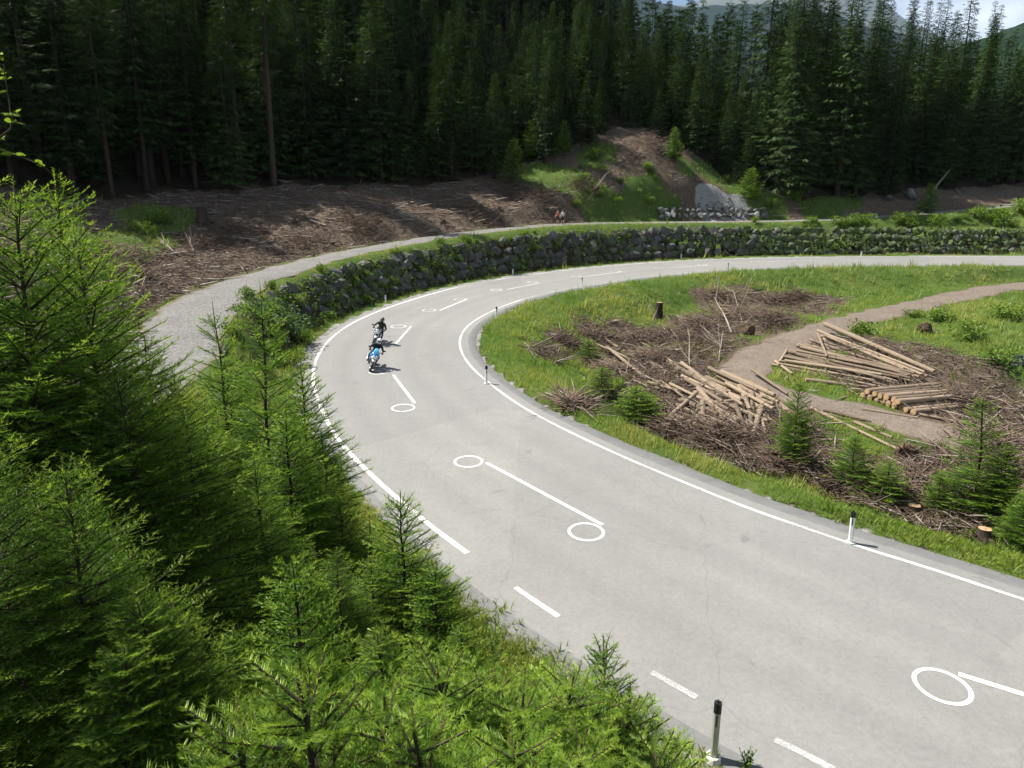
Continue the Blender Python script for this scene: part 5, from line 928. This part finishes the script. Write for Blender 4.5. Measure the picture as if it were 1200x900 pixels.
# leafy weed with upright stems
def weed(px, base, top, label, n=5, ls=0.13, Y=None, spread=0.5):
    p = hit(px, base) if Y is None else None
    if Y is not None: d = D(px, top, Y); p = np.array([d[0], Y, float(gz(d[0], Y))])
    H = D(px, top, p[1])[2] + S * p[1] - p[2]; e = empty('leafy_weed', tuple(p)); tag(e, label, 'plant'); b = B(); O, Dd, Ln = [], [], []
    for k in range(n):
        h = H * (1 if k == 0 else rnd.uniform(0.45, 0.85)); a = rnd.uniform(0, 6.28); t = 0.03 if k == 0 else rnd.uniform(0.1, spread) * h * 0.5; pts = [Vector((math.cos(a) * t * f * f, math.sin(a) * t * f * f, h * f)) for f in np.linspace(0, 1, 6)]; b.tube(pts, [0.008 - 0.005 * i / 5 for i in range(6)], 5)
        z = 0.25
        while z < 1: q = pts[0].lerp(pts[-1], z); q = Vector((math.cos(a) * t * z * z, math.sin(a) * t * z * z, h * z)); aa = rnd.uniform(0, 6.28); O.append(q[:]); Dd.append((math.cos(aa), math.sin(aa), rnd.uniform(0.3, 1.1))); Ln.append(ls * (1.25 - 0.7 * z) * rnd.uniform(0.7, 1.2)); z += 0.022 * 1.6 / max(h, 0.5)
    b.build('stem', M['leaf'], e); tv = np.array([(0, 0, 0), (0.4, -0.16, 0.03), (1, 0, -0.12), (0.4, 0.16, 0.03)]); v, f = place(tv, np.array([(0, 1, 2), (0, 2, 3)]), np.array(O), np.array(Dd), np.array(Ln), np.array(Ln), rng.uniform(-0.4, 0.4, len(O))); mesh_np('leaves', v, f, M['leaf'], e, {'tip': np.repeat(rng.random(len(O)) * 0.5, 4)})
weed(580, 0, 700, 'tall narrow leafy weed standing up between the saplings and the road', 7, 0.15, Y=10.4)
weed(612, 0, 748, 'shorter leafy weed clump beside the tall narrow one', 8, 0.13, Y=10.0, spread=0.9)
weed(640, 0, 765, 'leafy weed clump at the dark asphalt edge', 7, 0.12, Y=9.8, spread=0.9)
weed(878, 0, 872, 'leafy weed growing right beside the grey green post', 8, 0.11, Y=9.4, spread=1.0)
weed(800, 0, 858, 'low leafy weed left of the grey green post', 8, 0.10, Y=9.0, spread=1.2)
# leafy twig of a broadleaf sapling at the left
d0 = D(2, 150, 4.6); gb = float(gz(d0[0] - 2.2, 4.6)); tw = empty('broadleaf_sapling', (d0[0] - 2.2, 4.6, gb)); tag(tw, 'broadleaf sapling with yellow green leaves on thin twigs above the left spruces', 'tree')
zb = lambda px, py, Y=4.6: Vector((D(px, py, Y)[0] - d0[0] + 2.2, 0, D(px, py, Y)[2] + S * Y - gb))
b = B(); b.tube([(0, 0, 0), (0.05, 0, 1.2), (0.0, 0.05, 2.6), tuple(zb(-60, 230))], [0.03, 0.025, 0.018, 0.012], 6); b.build('trunk', M['bark'], tw)
b = B(); tips = []
for path in ([(-60, 230), (-20, 170), (8, 178), (40, 192), (62, 204)], [(-20, 170), (-10, 120), (6, 76), (10, 134), (20, 132)], [(-20, 170), (5, 150), (18, 135)], [(-60, 230), (-30, 130), (-5, 75), (2, 60)]):
    P = [zb(*q) + Vector((0, rnd.uniform(-0.06, 0.06), 0)) for q in path]; b.tube(P, [0.009 - 0.006 * i / len(P) for i in range(len(P))], 5)
    for i in range(len(P) - 1):
        for k in range(5): tips.append(P[i].lerp(P[i + 1], rnd.random()))
b.build('branches', M['bark'], tw); tips = [t for t in tips if t.x > 1.2]
lo, ld = [], []
for t in tips[::2]:
    for k in range(3): lo.append(t[:]); a = rnd.uniform(0, 6.28); ld.append((math.cos(a), math.sin(a), rnd.uniform(-0.3, 0.7)))
tv = np.array([(0, 0, 0), (0.3, -0.34, 0.03), (0.72, -0.26, -0.02), (1, 0, -0.1), (0.72, 0.26, -0.02), (0.3, 0.34, 0.03)]); tf = np.array([(0, 1, 2), (0, 2, 3), (0, 3, 4), (0, 4, 5)]); nL = len(lo); v, f = place(tv, tf, np.array(lo), np.array(ld), rng.uniform(0.035, 0.075, nL), rng.uniform(0.035, 0.075, nL), rng.uniform(-0.7, 0.7, nL)); mesh_np('leaves', v, f, M['leaf'], tw, {'tip': np.full(len(v), 0.9)})

# ------------------------------------------------------------------ grass
def tuft(n, seed):
    g = np.random.default_rng(seed); V, T = [], []
    for i in range(n):
        a = g.random() * 6.283; o = np.array([g.normal(0, 0.22), g.normal(0, 0.22), 0]); h = g.uniform(0.55, 1.1); ln = g.uniform(0.15, 0.6); dr = np.array([math.cos(a), math.sin(a), 0]); sd = np.array([-math.sin(a), math.cos(a), 0]) * 0.035; k = len(V)
        V += [o - sd, o + sd, o + dr * ln * 0.35 + sd * 0.8 + [0, 0, h * 0.6], o + dr * ln + [0, 0, h]]; T += [(k, k + 1, k + 2), (k, k + 2, k + 3)]
    return np.array(V), np.array(T)
def tuft_far(n, seed):
    V, T = tuft(n, seed); k = np.arange(n) * 4; return V.reshape(n, 4, 3)[:, [0, 1, 3]].reshape(-1, 3) * [1.25, 1.25, 1.0], np.arange(3 * n).reshape(n, 3)
TU = [tuft(8, 90 + i) for i in range(4)] + [tuft_far(7, 95 + i) for i in range(4)]
def grass_obj(x, y, hgt, label, tipmean=0.25, lush=0.0):
    Vs, Fs, At, Ad = [], [], [], []; off = 0; n = len(x); sel = rng.integers(0, 4, n) + 4 * (np.hypot(x, y) > 21); z = gz(x, y); org = np.array([x.mean(), y.mean(), z.mean()]); patch = fbm(x * 0.45, y * 0.45, 3, 51); lushv = np.clip((fbm(x * 0.22 + 9, y * 0.22, 3, 61) - 0.42) * 5, 0, 1) * lush
    for k in range(8):
        m = sel == k; tv, tf = TU[k]; c = m.sum(); a = rng.uniform(0, 6.283, c); hh = hgt[m] * rng.uniform(0.45, 1.3, c) * np.where(rng.random(c) < 0.06, 1.9, 1.0) * (0.6 + patch[m]); ca, sa = np.cos(a) * hh, np.sin(a) * hh
        Vx = tv[None, :, 0] * ca[:, None] - tv[None, :, 1] * sa[:, None] + x[m][:, None] - org[0]; Vy = tv[None, :, 0] * sa[:, None] + tv[None, :, 1] * ca[:, None] + y[m][:, None] - org[1]; Vz = tv[None, :, 2] * hh[:, None] + z[m][:, None] - 0.02 - org[2]
        Vs.append(np.stack([Vx, Vy, Vz], 2).reshape(-1, 3)); Fs.append((tf[None] + (np.arange(c) * len(tv))[:, None, None] + off).reshape(-1, 3)); off += c * len(tv); At.append(np.repeat(np.clip(rng.normal(tipmean, 0.25, c) + (patch[m] - 0.45) * 1.5, 0, 1), len(tv))); Ad.append(np.repeat(lushv[m], len(tv)))
    o = mesh_np('grass', np.vstack(Vs), np.vstack(Fs), M['grass'], attrs={'tip': np.concatenate(At), 'dead': np.concatenate(Ad)}); o.location = org; tag(o, label, 'grass', kind='stuff')
def rg(kind):
    def f(x, y):
        dl, dr = bil(DL, x, y), bil(DR, x, y); g = np.clip(bil(grass, x, y) * 1.15, 0, 1) * (bil(TE, x, y) > 0.1) * (bil(PE, x, y) > 0.3) * np.where(bil(grav, x, y) > 0.5, 0.35, 1)
        return g * ((dr > 0.98) if kind == 'in' else (dl > 0.75) * ((dl < 2.0) | (dl > 3.5) | (bil(SS, x, y) < S_['apex'])))
    return f
x, y, r = scatter(rg('in'), 150000, 12, 95, 0.72, 11); x, y, r = x[:50000], y[:50000], r[:50000]; grass_obj(x, y, np.interp(r, [12, 30, 90], [0.14, 0.22, 0.45]), 'grass and weeds on the verge and slope inside the bend', 0.3, 0.6)
x, y, r = scatter(rg('out'), 140000, 7, 124, 0.78, 12); x, y, r = x[:50000], y[:50000], r[:50000]; grass_obj(x, y, np.interp(r, [7, 20, 50, 100], [0.11, 0.17, 0.26, 0.40]), 'grass on the bank, wall top and mound outside the bend', 0.45, 0.3)
#@@PART5
# ------------------------------------------------------------------ bodies
def skin_body(name, J, E, mats, root, parent=None, sub=1, matfn=None):
    """J: {joint: (co, radius)}; E: edges by name; one continuous skinned surface"""
    bm = bmesh.new(); ly = bm.verts.layers.skin.verify(); vv = {}
    for k, (c, r) in J.items():
        v = bm.verts.new(c); v[ly].radius = (r, r) if not isinstance(r, tuple) else r; v[ly].use_root = (k == root); vv[k] = v
    for a, b in E: bm.edges.new((vv[a], vv[b]))
    me = bpy.data.meshes.new(name); bm.to_mesh(me); bm.free(); o = bpy.data.objects.new(name, me); col.objects.link(o)
    m1 = o.modifiers.new('skin', 'SKIN'); m1.use_smooth_shade = True; m2 = o.modifiers.new('sub', 'SUBSURF'); m2.levels = sub; m2.render_levels = sub
    dg = bpy.context.evaluated_depsgraph_get(); res = bpy.data.meshes.new_from_object(o.evaluated_get(dg)); col.objects.unlink(o); bpy.data.objects.remove(o)
    res.materials.clear()
    for m in mats: res.materials.append(m)
    for p in res.polygons:
        p.use_smooth = True
        if matfn: p.material_index = matfn(p.center)
    res.name = name; return obj(name, res, parent)
def hand(J, E, wrist, palm, d, side, r=0.0085, grip=0.5):
    """palm with four fingers and a thumb, rooted at the wrist; d = pointing direction, side = across the palm"""
    d = Vector(d).normalized(); sd = Vector(side).normalized(); dn = d.cross(sd).normalized(); P = Vector(J[wrist][0]) + d * 0.06; J[palm] = (tuple(P), (0.032, 0.02)); E.append((wrist, palm))
    for i, (o, L) in enumerate(((-0.030, 0.062), (-0.010, 0.075), (0.010, 0.078), (0.030, 0.066))):
        a = P + d * 0.035 + sd * o; b_ = a + d * L * 0.5 + dn * L * 0.35 * grip; c = b_ + d * L * 0.25 + dn * L * 0.6 * grip; n = '%s_f%d' % (palm, i)
        J[n + 'a'] = (tuple(a), r * 1.15); J[n + 'b'] = (tuple(b_), r); J[n + 'c'] = (tuple(c), r * 0.8); E += [(palm, n + 'a'), (n + 'a', n + 'b'), (n + 'b', n + 'c')]
    t0 = P - sd * 0.035 - d * 0.01; t1 = t0 - sd * 0.03 + d * 0.03 + dn * 0.01; J[palm + '_ta'] = (tuple(t0), r * 1.2); J[palm + '_tb'] = (tuple(t1), r); E += [(palm, palm + '_ta'), (palm + '_ta', palm + '_tb')]
# rider sitting on a motorcycle: x forward, z up
def rider(loc, rot, hm, label):
    J = {'pelvis': ((-0.27, 0, 0.86), 0.14), 'waist': ((-0.20, 0, 1.02), 0.13), 'chest': ((-0.07, 0, 1.22), 0.155), 'neckb': ((0.02, 0, 1.37), 0.085), 'neck': ((0.06, 0, 1.43), 0.062), 'head': ((0.09, 0, 1.52), 0.085)}
    E = [('pelvis', 'waist'), ('waist', 'chest'), ('chest', 'neckb'), ('neckb', 'neck'), ('neck', 'head')]
    for s, n in ((1, 'l'), (-1, 'r')):
        J.update({'sh' + n: ((-0.01, s * 0.20, 1.31), 0.078), 'el' + n: ((0.17, s * 0.36, 1.10), 0.052), 'wr' + n: ((0.37, s * 0.33, 1.02), 0.036), 'hip' + n: ((-0.20, s * 0.12, 0.83), 0.105), 'kn' + n: ((0.20, s * 0.25, 0.74), 0.068), 'an' + n: ((-0.10, s * 0.22, 0.40), 0.046), 'he' + n: ((-0.13, s * 0.225, 0.345), 0.045), 'to' + n: ((0.08, s * 0.235, 0.335), 0.038)})
        E += [('chest', 'sh' + n), ('sh' + n, 'el' + n), ('el' + n, 'wr' + n), ('pelvis', 'hip' + n), ('hip' + n, 'kn' + n), ('kn' + n, 'an' + n), ('an' + n, 'he' + n), ('he' + n, 'to' + n)]
        hand(J, E, 'wr' + n, 'pa' + n, (0.7, -s * 0.05, 0.1), (0, -s, 0), 0.011, 0.8)
    o = skin_body('person', J, E, [M['leather']], 'pelvis'); o.location = loc; o.rotation_euler = rot; tag(o, label, 'person', None)
    b = B(); n = 14; rings = []
    for t in np.linspace(0.02, 0.98, 10):
        a = math.pi * t; q = math.sin(a) ** 0.85; z = -math.cos(a); rings.append([(0.10 + 0.155 * q * math.cos(6.283 * k / n) + 0.02 * (1 - abs(z)) * max(0, math.cos(6.283 * k / n)), 0.128 * q * math.sin(6.283 * k / n), 1.55 + 0.155 * z) for k in range(n)])
    b.loft(rings); h = b.build('helmet', M[hm], o); b = B(); vr = []
    for z, q in ((1.50, 0.158), (1.55, 0.172), (1.60, 0.158)): vr.append([(0.105 + q * math.cos(a) * 1.03, 0.135 * q / 0.165 * math.sin(a), z) for a in np.linspace(-1.05, 1.05, 9)])
    V = [v for r in vr for v in r]; b.add(V, [(i * 9 + k, i * 9 + k + 1, i * 9 + k + 10, i * 9 + k + 9) for i in range(2) for k in range(8)]); b.build('visor', M['glass'], h)
    return o
def wheel(e, x, R, wdt, name):
    wl = B(); wl.torus(R - wdt * 0.5, wdt * 0.5, 30, 10, c=(x, 0, R), flat=1.05); w_ = wl.build(name, M['rubber'], e)
    b = B(); b.torus(R - wdt - 0.012, 0.022, 28, 8, c=(x, 0, R), flat=2.0)
    for k in range(6): a = 6.283 * k / 6; b.tube([(x + 0.04 * math.cos(a), 0, R + 0.04 * math.sin(a)), (x + (R - wdt) * math.cos(a + 0.15), 0, R + (R - wdt) * math.sin(a + 0.15))], [0.02, 0.014], 5)
    b.tube([(x, -0.07, R), (x, 0.07, R)], 0.04, 10); b.build('rim', M['alloy'], w_)
    for s in (1, -1): b = B(); b.tube([(x, s * 0.062, R), (x, s * 0.068, R)], R * 0.50, 20); b.build('brake_disc', M['alloy'], w_)
def motorcycle(loc, rot, cols, label, faired):
    e = empty('motorcycle', loc, rot); tag(e, label, 'motorcycle'); body, acc, nose = (M[c] for c in cols)
    wheel(e, 0.74, 0.305, 0.115, 'front_wheel'); wheel(e, -0.70, 0.312, 0.17, 'rear_wheel')
    for s in (1, -1): b = B(); b.tube([(0.74, s * 0.095, 0.30), (0.56, s * 0.095, 0.72), (0.46, s * 0.095, 0.98)], [0.030, 0.027, 0.024], 8); b.build('fork_leg', M['alloy'], e)
    b = B(); b.blob([(0.88, 0.50, 0.03, 0.02), (0.80, 0.60, 0.075, 0.035), (0.70, 0.645, 0.08, 0.03), (0.58, 0.60, 0.05, 0.02)], 10); b.build('front_mudguard', nose, e)
    b = B(); b.blob([(0.40, 0.50, 0.10, 0.10), (0.28, 0.48, 0.19, 0.20), (0.02, 0.42, 0.21, 0.22), (-0.22, 0.45, 0.17, 0.16), (-0.32, 0.5, 0.10, 0.10)], 12, 3); b.build('engine', M['dark_metal'], e)
    b = B(); b.blob([(0.42, 0.86, 0.06, 0.05), (0.34, 0.90, 0.135, 0.10), (0.18, 0.92, 0.17, 0.125), (0.0, 0.88, 0.15, 0.10), (-0.14, 0.83, 0.10, 0.055)], 12, 2.6); b.build('fuel_tank', body, e)
    b = B(); b.blob([(-0.06, 0.80, 0.10, 0.03), (-0.25, 0.78, 0.15, 0.045), (-0.45, 0.82, 0.14, 0.045), (-0.72, 0.88, 0.11, 0.04), (-0.84, 0.90, 0.05, 0.025)], 12); b.build('seat', M['seat'], e)
    b = B(); b.blob([(-0.30, 0.70, 0.11, 0.05), (-0.55, 0.76, 0.12, 0.06), (-0.82, 0.84, 0.08, 0.05), (-0.95, 0.88, 0.03, 0.02)], 10); tl = b.build('tail_section', body, e)
    b = B(); b.tube([(-0.95, 0, 0.86), (-0.97, 0, 0.85)], [0.035, 0.03], 8); b.build('tail_light', M['red_cloth'], tl)
    for s in (1, -1): b = B(); b.tube([(-0.70, s * 0.12, 0.312), (-0.35, s * 0.12, 0.40), (-0.20, s * 0.10, 0.42)], [0.032, 0.035, 0.03], 6); b.build('swingarm', M['dark_metal'], e)
    b = B(); b.tube([(0.10, -0.16, 0.24), (-0.30, -0.20, 0.27), (-0.48, -0.22, 0.36), (-0.88, -0.24, 0.52)], [0.026, 0.03, 0.055, 0.058], 9); b.build('exhaust', M['alloy'], e)
    hb = B(); hb.tube([(0.36, 0.37, 1.02), (0.43, 0.28, 1.04), (0.46, 0.08, 1.02), (0.46, -0.08, 1.02), (0.43, -0.28, 1.04), (0.36, -0.37, 1.02)], 0.017, 7); h = hb.build('handlebar', M['black_plastic'], e)
    for s in (1, -1):
        m = B(); m.tube([(0.44, s * 0.26, 1.04), (0.46, s * 0.36, 1.18)], 0.008, 5); m.blob([(0.44, 1.20, 0.045, 0.025), (0.455, 1.20, 0.07, 0.042), (0.475, 1.20, 0.05, 0.03)], 8); mm = m.build('mirror', M['black_plastic'], h)
        mm.location.y = 0.0
        for v in mm.data.vertices:
            if v.co.z > 1.155 and abs(v.co.y) < 0.1: v.co.y += s * 0.40
    if faired:
        b = B(); b.blob([(0.80, 0.84, 0.07, 0.05), (0.72, 0.88, 0.15, 0.11), (0.58, 0.90, 0.21, 0.17), (0.42, 0.86, 0.24, 0.20), (0.28, 0.74, 0.23, 0.20), (0.12, 0.58, 0.22, 0.20), (-0.02, 0.46, 0.20, 0.16)], 14, 2.6); fr = b.build('fairing', body, e)
        b = B(); b.blob([(0.825, 0.80, 0.05, 0.05), (0.75, 0.79, 0.115, 0.085), (0.66, 0.76, 0.15, 0.09), (0.5, 0.70, 0.17, 0.08)], 12); b.build('nose_panel', acc, fr)
        b = B(); b.blob([(0.70, 0.97, 0.10, 0.015), (0.62, 1.07, 0.125, 0.03), (0.52, 1.17, 0.11, 0.03), (0.46, 1.21, 0.08, 0.01)], 12); b.build('windscreen', M['glass'] if cols[0] != 'blue_paint' else M['cyan_paint'], fr)
        for s in (1, -1): b = B(); b.blob([(0.835, 0.865, 0.02, 0.02), (0.80, 0.868, 0.05, 0.03), (0.77, 0.87, 0.05, 0.03)], 8); o = b.build('headlight', M['lamp_glass'], e); o.location.y = s * 0.065
        b = B(); b.blob([(0.20, 0.30, 0.06, 0.04), (0.05, 0.25, 0.16, 0.07), (-0.2, 0.27, 0.15, 0.06)], 10); b.build('belly_pan', nose, e)
    else:
        b = B(); b.blob([(0.68, 0.90, 0.04, 0.03), (0.64, 0.92, 0.13, 0.13), (0.55, 0.94, 0.15, 0.15), (0.47, 0.94, 0.11, 0.11)], 12); fr = b.build('headlight_cowl', body, e)
        b = B(); b.tube([(0.685, 0, 0.89), (0.66, 0, 0.89)], [0.075, 0.09], 14); b.build('headlight', M['lamp_glass'], fr)
        b = B(); b.blob([(0.62, 1.02, 0.10, 0.012), (0.55, 1.10, 0.12, 0.02), (0.49, 1.16, 0.09, 0.01)], 10); b.build('flyscreen', acc, fr)
        for s in (1, -1): b = B(); b.blob([(0.40, 0.62, 0.02, 0.10), (0.30, 0.66, 0.04, 0.14), (0.20, 0.66, 0.03, 0.12)], 8); o = b.build('radiator_shroud', nose, e); o.location.y = s * 0.2
        b = B(); b.blob([(0.44, 0.56, 0.13, 0.13), (0.41, 0.56, 0.15, 0.15)], 10, 4); b.build('radiator', M['dark_metal'], e)
    return e
def ride(px, py, cols, lm, faired, hm, lr, lean, turn):
    c = G(px, py); i = int(np.argmin(((LL - c) ** 2).sum(1))); t = -LT[i]; yaw = math.atan2(t[1], t[0]) + turn; f = np.array([math.cos(yaw), math.sin(yaw)]); o = c - f * 0.74; loc = (o[0], o[1], S * o[1] + 0.022); rot = (lean, -math.atan(S * f[1]), yaw)
    motorcycle(loc, rot, cols, lm, faired); rider(loc, rot, hm, lr)
ride(433, 436, ('blue_paint', 'white_paint', 'white_paint'), 'blue and white motorcycle with a full fairing leaning through the bend', True, 'white_paint', 'person in black leathers and white helmet riding the blue motorcycle', R_(-22), R_(-4))
ride(437, 406.5, ('silver_paint', 'black_paint', 'white_paint'), 'black and silver naked motorcycle leaning behind the blue one', False, 'black_paint', 'person in black leathers and black helmet riding the silver motorcycle', R_(-19), R_(-8))

# ------------------------------------------------------------------ hikers on the upper path
def hiker(px, py, face, top, label, stride, pole):
    p = hit(px, py); J = {'pelvis': ((0, 0, 0.95), 0.125), 'waist': ((0, 0, 1.10), 0.115), 'chest': ((0.02, 0, 1.30), 0.14), 'neckb': ((0.02, 0, 1.44), 0.075), 'neck': ((0.03, 0, 1.50), 0.052), 'head': ((0.05, 0, 1.60), (0.085, 0.095)), 'crown': ((0.045, 0, 1.68), 0.075), 'nose': ((0.145, 0, 1.60), 0.014)}
    E = [('pelvis', 'waist'), ('waist', 'chest'), ('chest', 'neckb'), ('neckb', 'neck'), ('neck', 'head'), ('head', 'crown'), ('head', 'nose')]
    for s, n in ((1, 'l'), (-1, 'r')):
        st = stride * s
        J.update({'sh' + n: ((0.02, s * 0.185, 1.40), 0.062), 'el' + n: ((-0.02 - st * 0.4, s * 0.24, 1.13), 0.042), 'wr' + n: ((0.16 - st * 0.5, s * 0.25, 0.97), 0.03), 'hip' + n: ((0, s * 0.10, 0.90), 0.095), 'kn' + n: ((0.05 + st * 0.7, s * 0.11, 0.50), 0.06), 'an' + n: ((-0.02 + st * 1.0, s * 0.11, 0.09), 0.042), 'he' + n: ((-0.05 + st, s * 0.11, 0.045), 0.042), 'to' + n: ((0.16 + st, s * 0.12, 0.035), 0.036), 'ear' + n: ((0.05, s * 0.095, 1.60), 0.016)})
        E += [('chest', 'sh' + n), ('sh' + n, 'el' + n), ('el' + n, 'wr' + n), ('pelvis', 'hip' + n), ('hip' + n, 'kn' + n), ('kn' + n, 'an' + n), ('an' + n, 'he' + n), ('he' + n, 'to' + n), ('head', 'ear' + n)]
        hand(J, E, 'wr' + n, 'pa' + n, (0.35, 0, -0.9), (0, -s, 0), 0.010, 0.5)
    def mf(c):
        if c.z > 1.47 : return 1
        if c.z < 0.12: return 3
        if c.z < 0.56: return 1
        if c.z < 1.0 and abs(c.y) < 0.20: return 2
        if abs(c.y) > 0.2 and c.z < 1.2: return 1
        return 0
    o = skin_body('person', J, E, [M[top], M['skin'], M['dark_cloth'], M['boot']], 'pelvis', matfn=mf); o.location = tuple(p); o.rotation_euler = (0, 0, face); tag(o, label, 'person')
    b = B(); n = 12; rings = []
    for z, q in ((1.60, 0.098), (1.65, 0.108), (1.70, 0.10), (1.745, 0.07), (1.765, 0.02)): rings.append([(0.03 + q * 1.02 * math.cos(6.283 * k / n) - 0.012, q * 0.9 * math.sin(6.283 * k / n), z + (0.045 if math.cos(6.283 * k / n) > 0.3 and z < 1.63 else 0)) for k in range(n)])
    b.loft(rings); b.build('hair', M['hair'], o)
    for s in (1, -1):
        b = B(); b.blob([(0.128, 1.615, 0.012, 0.008), (0.134, 1.615, 0.006, 0.005)], 6); q = b.build('eye', M['black_plastic'], o, smooth=False); q.location.y = 0.035 * s
    b = B(); b.blob([(0.126, 1.545, 0.024, 0.006), (0.133, 1.545, 0.015, 0.003)], 6); b.build('mouth', M['red_cloth'], o, smooth=False)
    if pole:
        k = Matrix.Rotation(face, 3, 'Z') @ Vector((0.20 - stride * 0.4, 0.25, 0)); st_ = B(); st_.tube([(0, 0, 0), (0.06, 0, 1.02)], [0.008, 0.012], 6); w_ = st_.build('walking_pole', M['dark_metal'], None); x_, y_ = p[0] + k.x, p[1] + k.y; w_.location = (x_, y_, float(gz(x_, y_)) + 0.03); w_.rotation_euler = (0, 0, face); tag(w_, 'thin walking pole held by the hiker in the red top', 'pole')
hiker(653.5, 263.2, R_(250), 'red_cloth', 'person in a red top and dark shorts walking on the gravel path', 0.10, True)
hiker(659.5, 263.5, R_(265), 'white_cloth', 'person in a pale top and dark shorts walking on the gravel path', 0.12, False)
#@@PART6
# ------------------------------------------------------------------ haze: the mountain air between here and the peaks
x0, x1, y0, y1, z0, z1 = -8000.0, 8000.0, -1500.0, 7600.0, -420.0, 2600.0
b = B(); b.add([(x0, y0, z0), (x1, y0, z0), (x1, y1, z0), (x0, y1, z0), (x0, y0, z1), (x1, y0, z1), (x1, y1, z1), (x0, y1, z1)], [(3, 2, 1, 0), (4, 5, 6, 7), (0, 1, 5, 4), (1, 2, 6, 5), (2, 3, 7, 6), (3, 0, 4, 7)])
hm_, ht = new_mat('haze_air'); pv = nd(ht, 'ShaderNodeVolumePrincipled'); pv.inputs['Color'].default_value = (0.55, 0.75, 1.0, 1); pv.inputs['Density'].default_value = 0.000038; pv.inputs['Anisotropy'].default_value = 0.2
ho_ = nd(ht, 'ShaderNodeOutputMaterial'); ht.links.new(pv.outputs[0], ho_.inputs['Volume'])
hz = b.build('haze', hm_, smooth=False); tag(hz, 'pale blue mountain haze veiling the far ridges', 'haze', kind='stuff')
print('ground z', float(ZZ.min()), float(ZZ.max()), GX[0], GX[-1], GY[0], GY[-1])
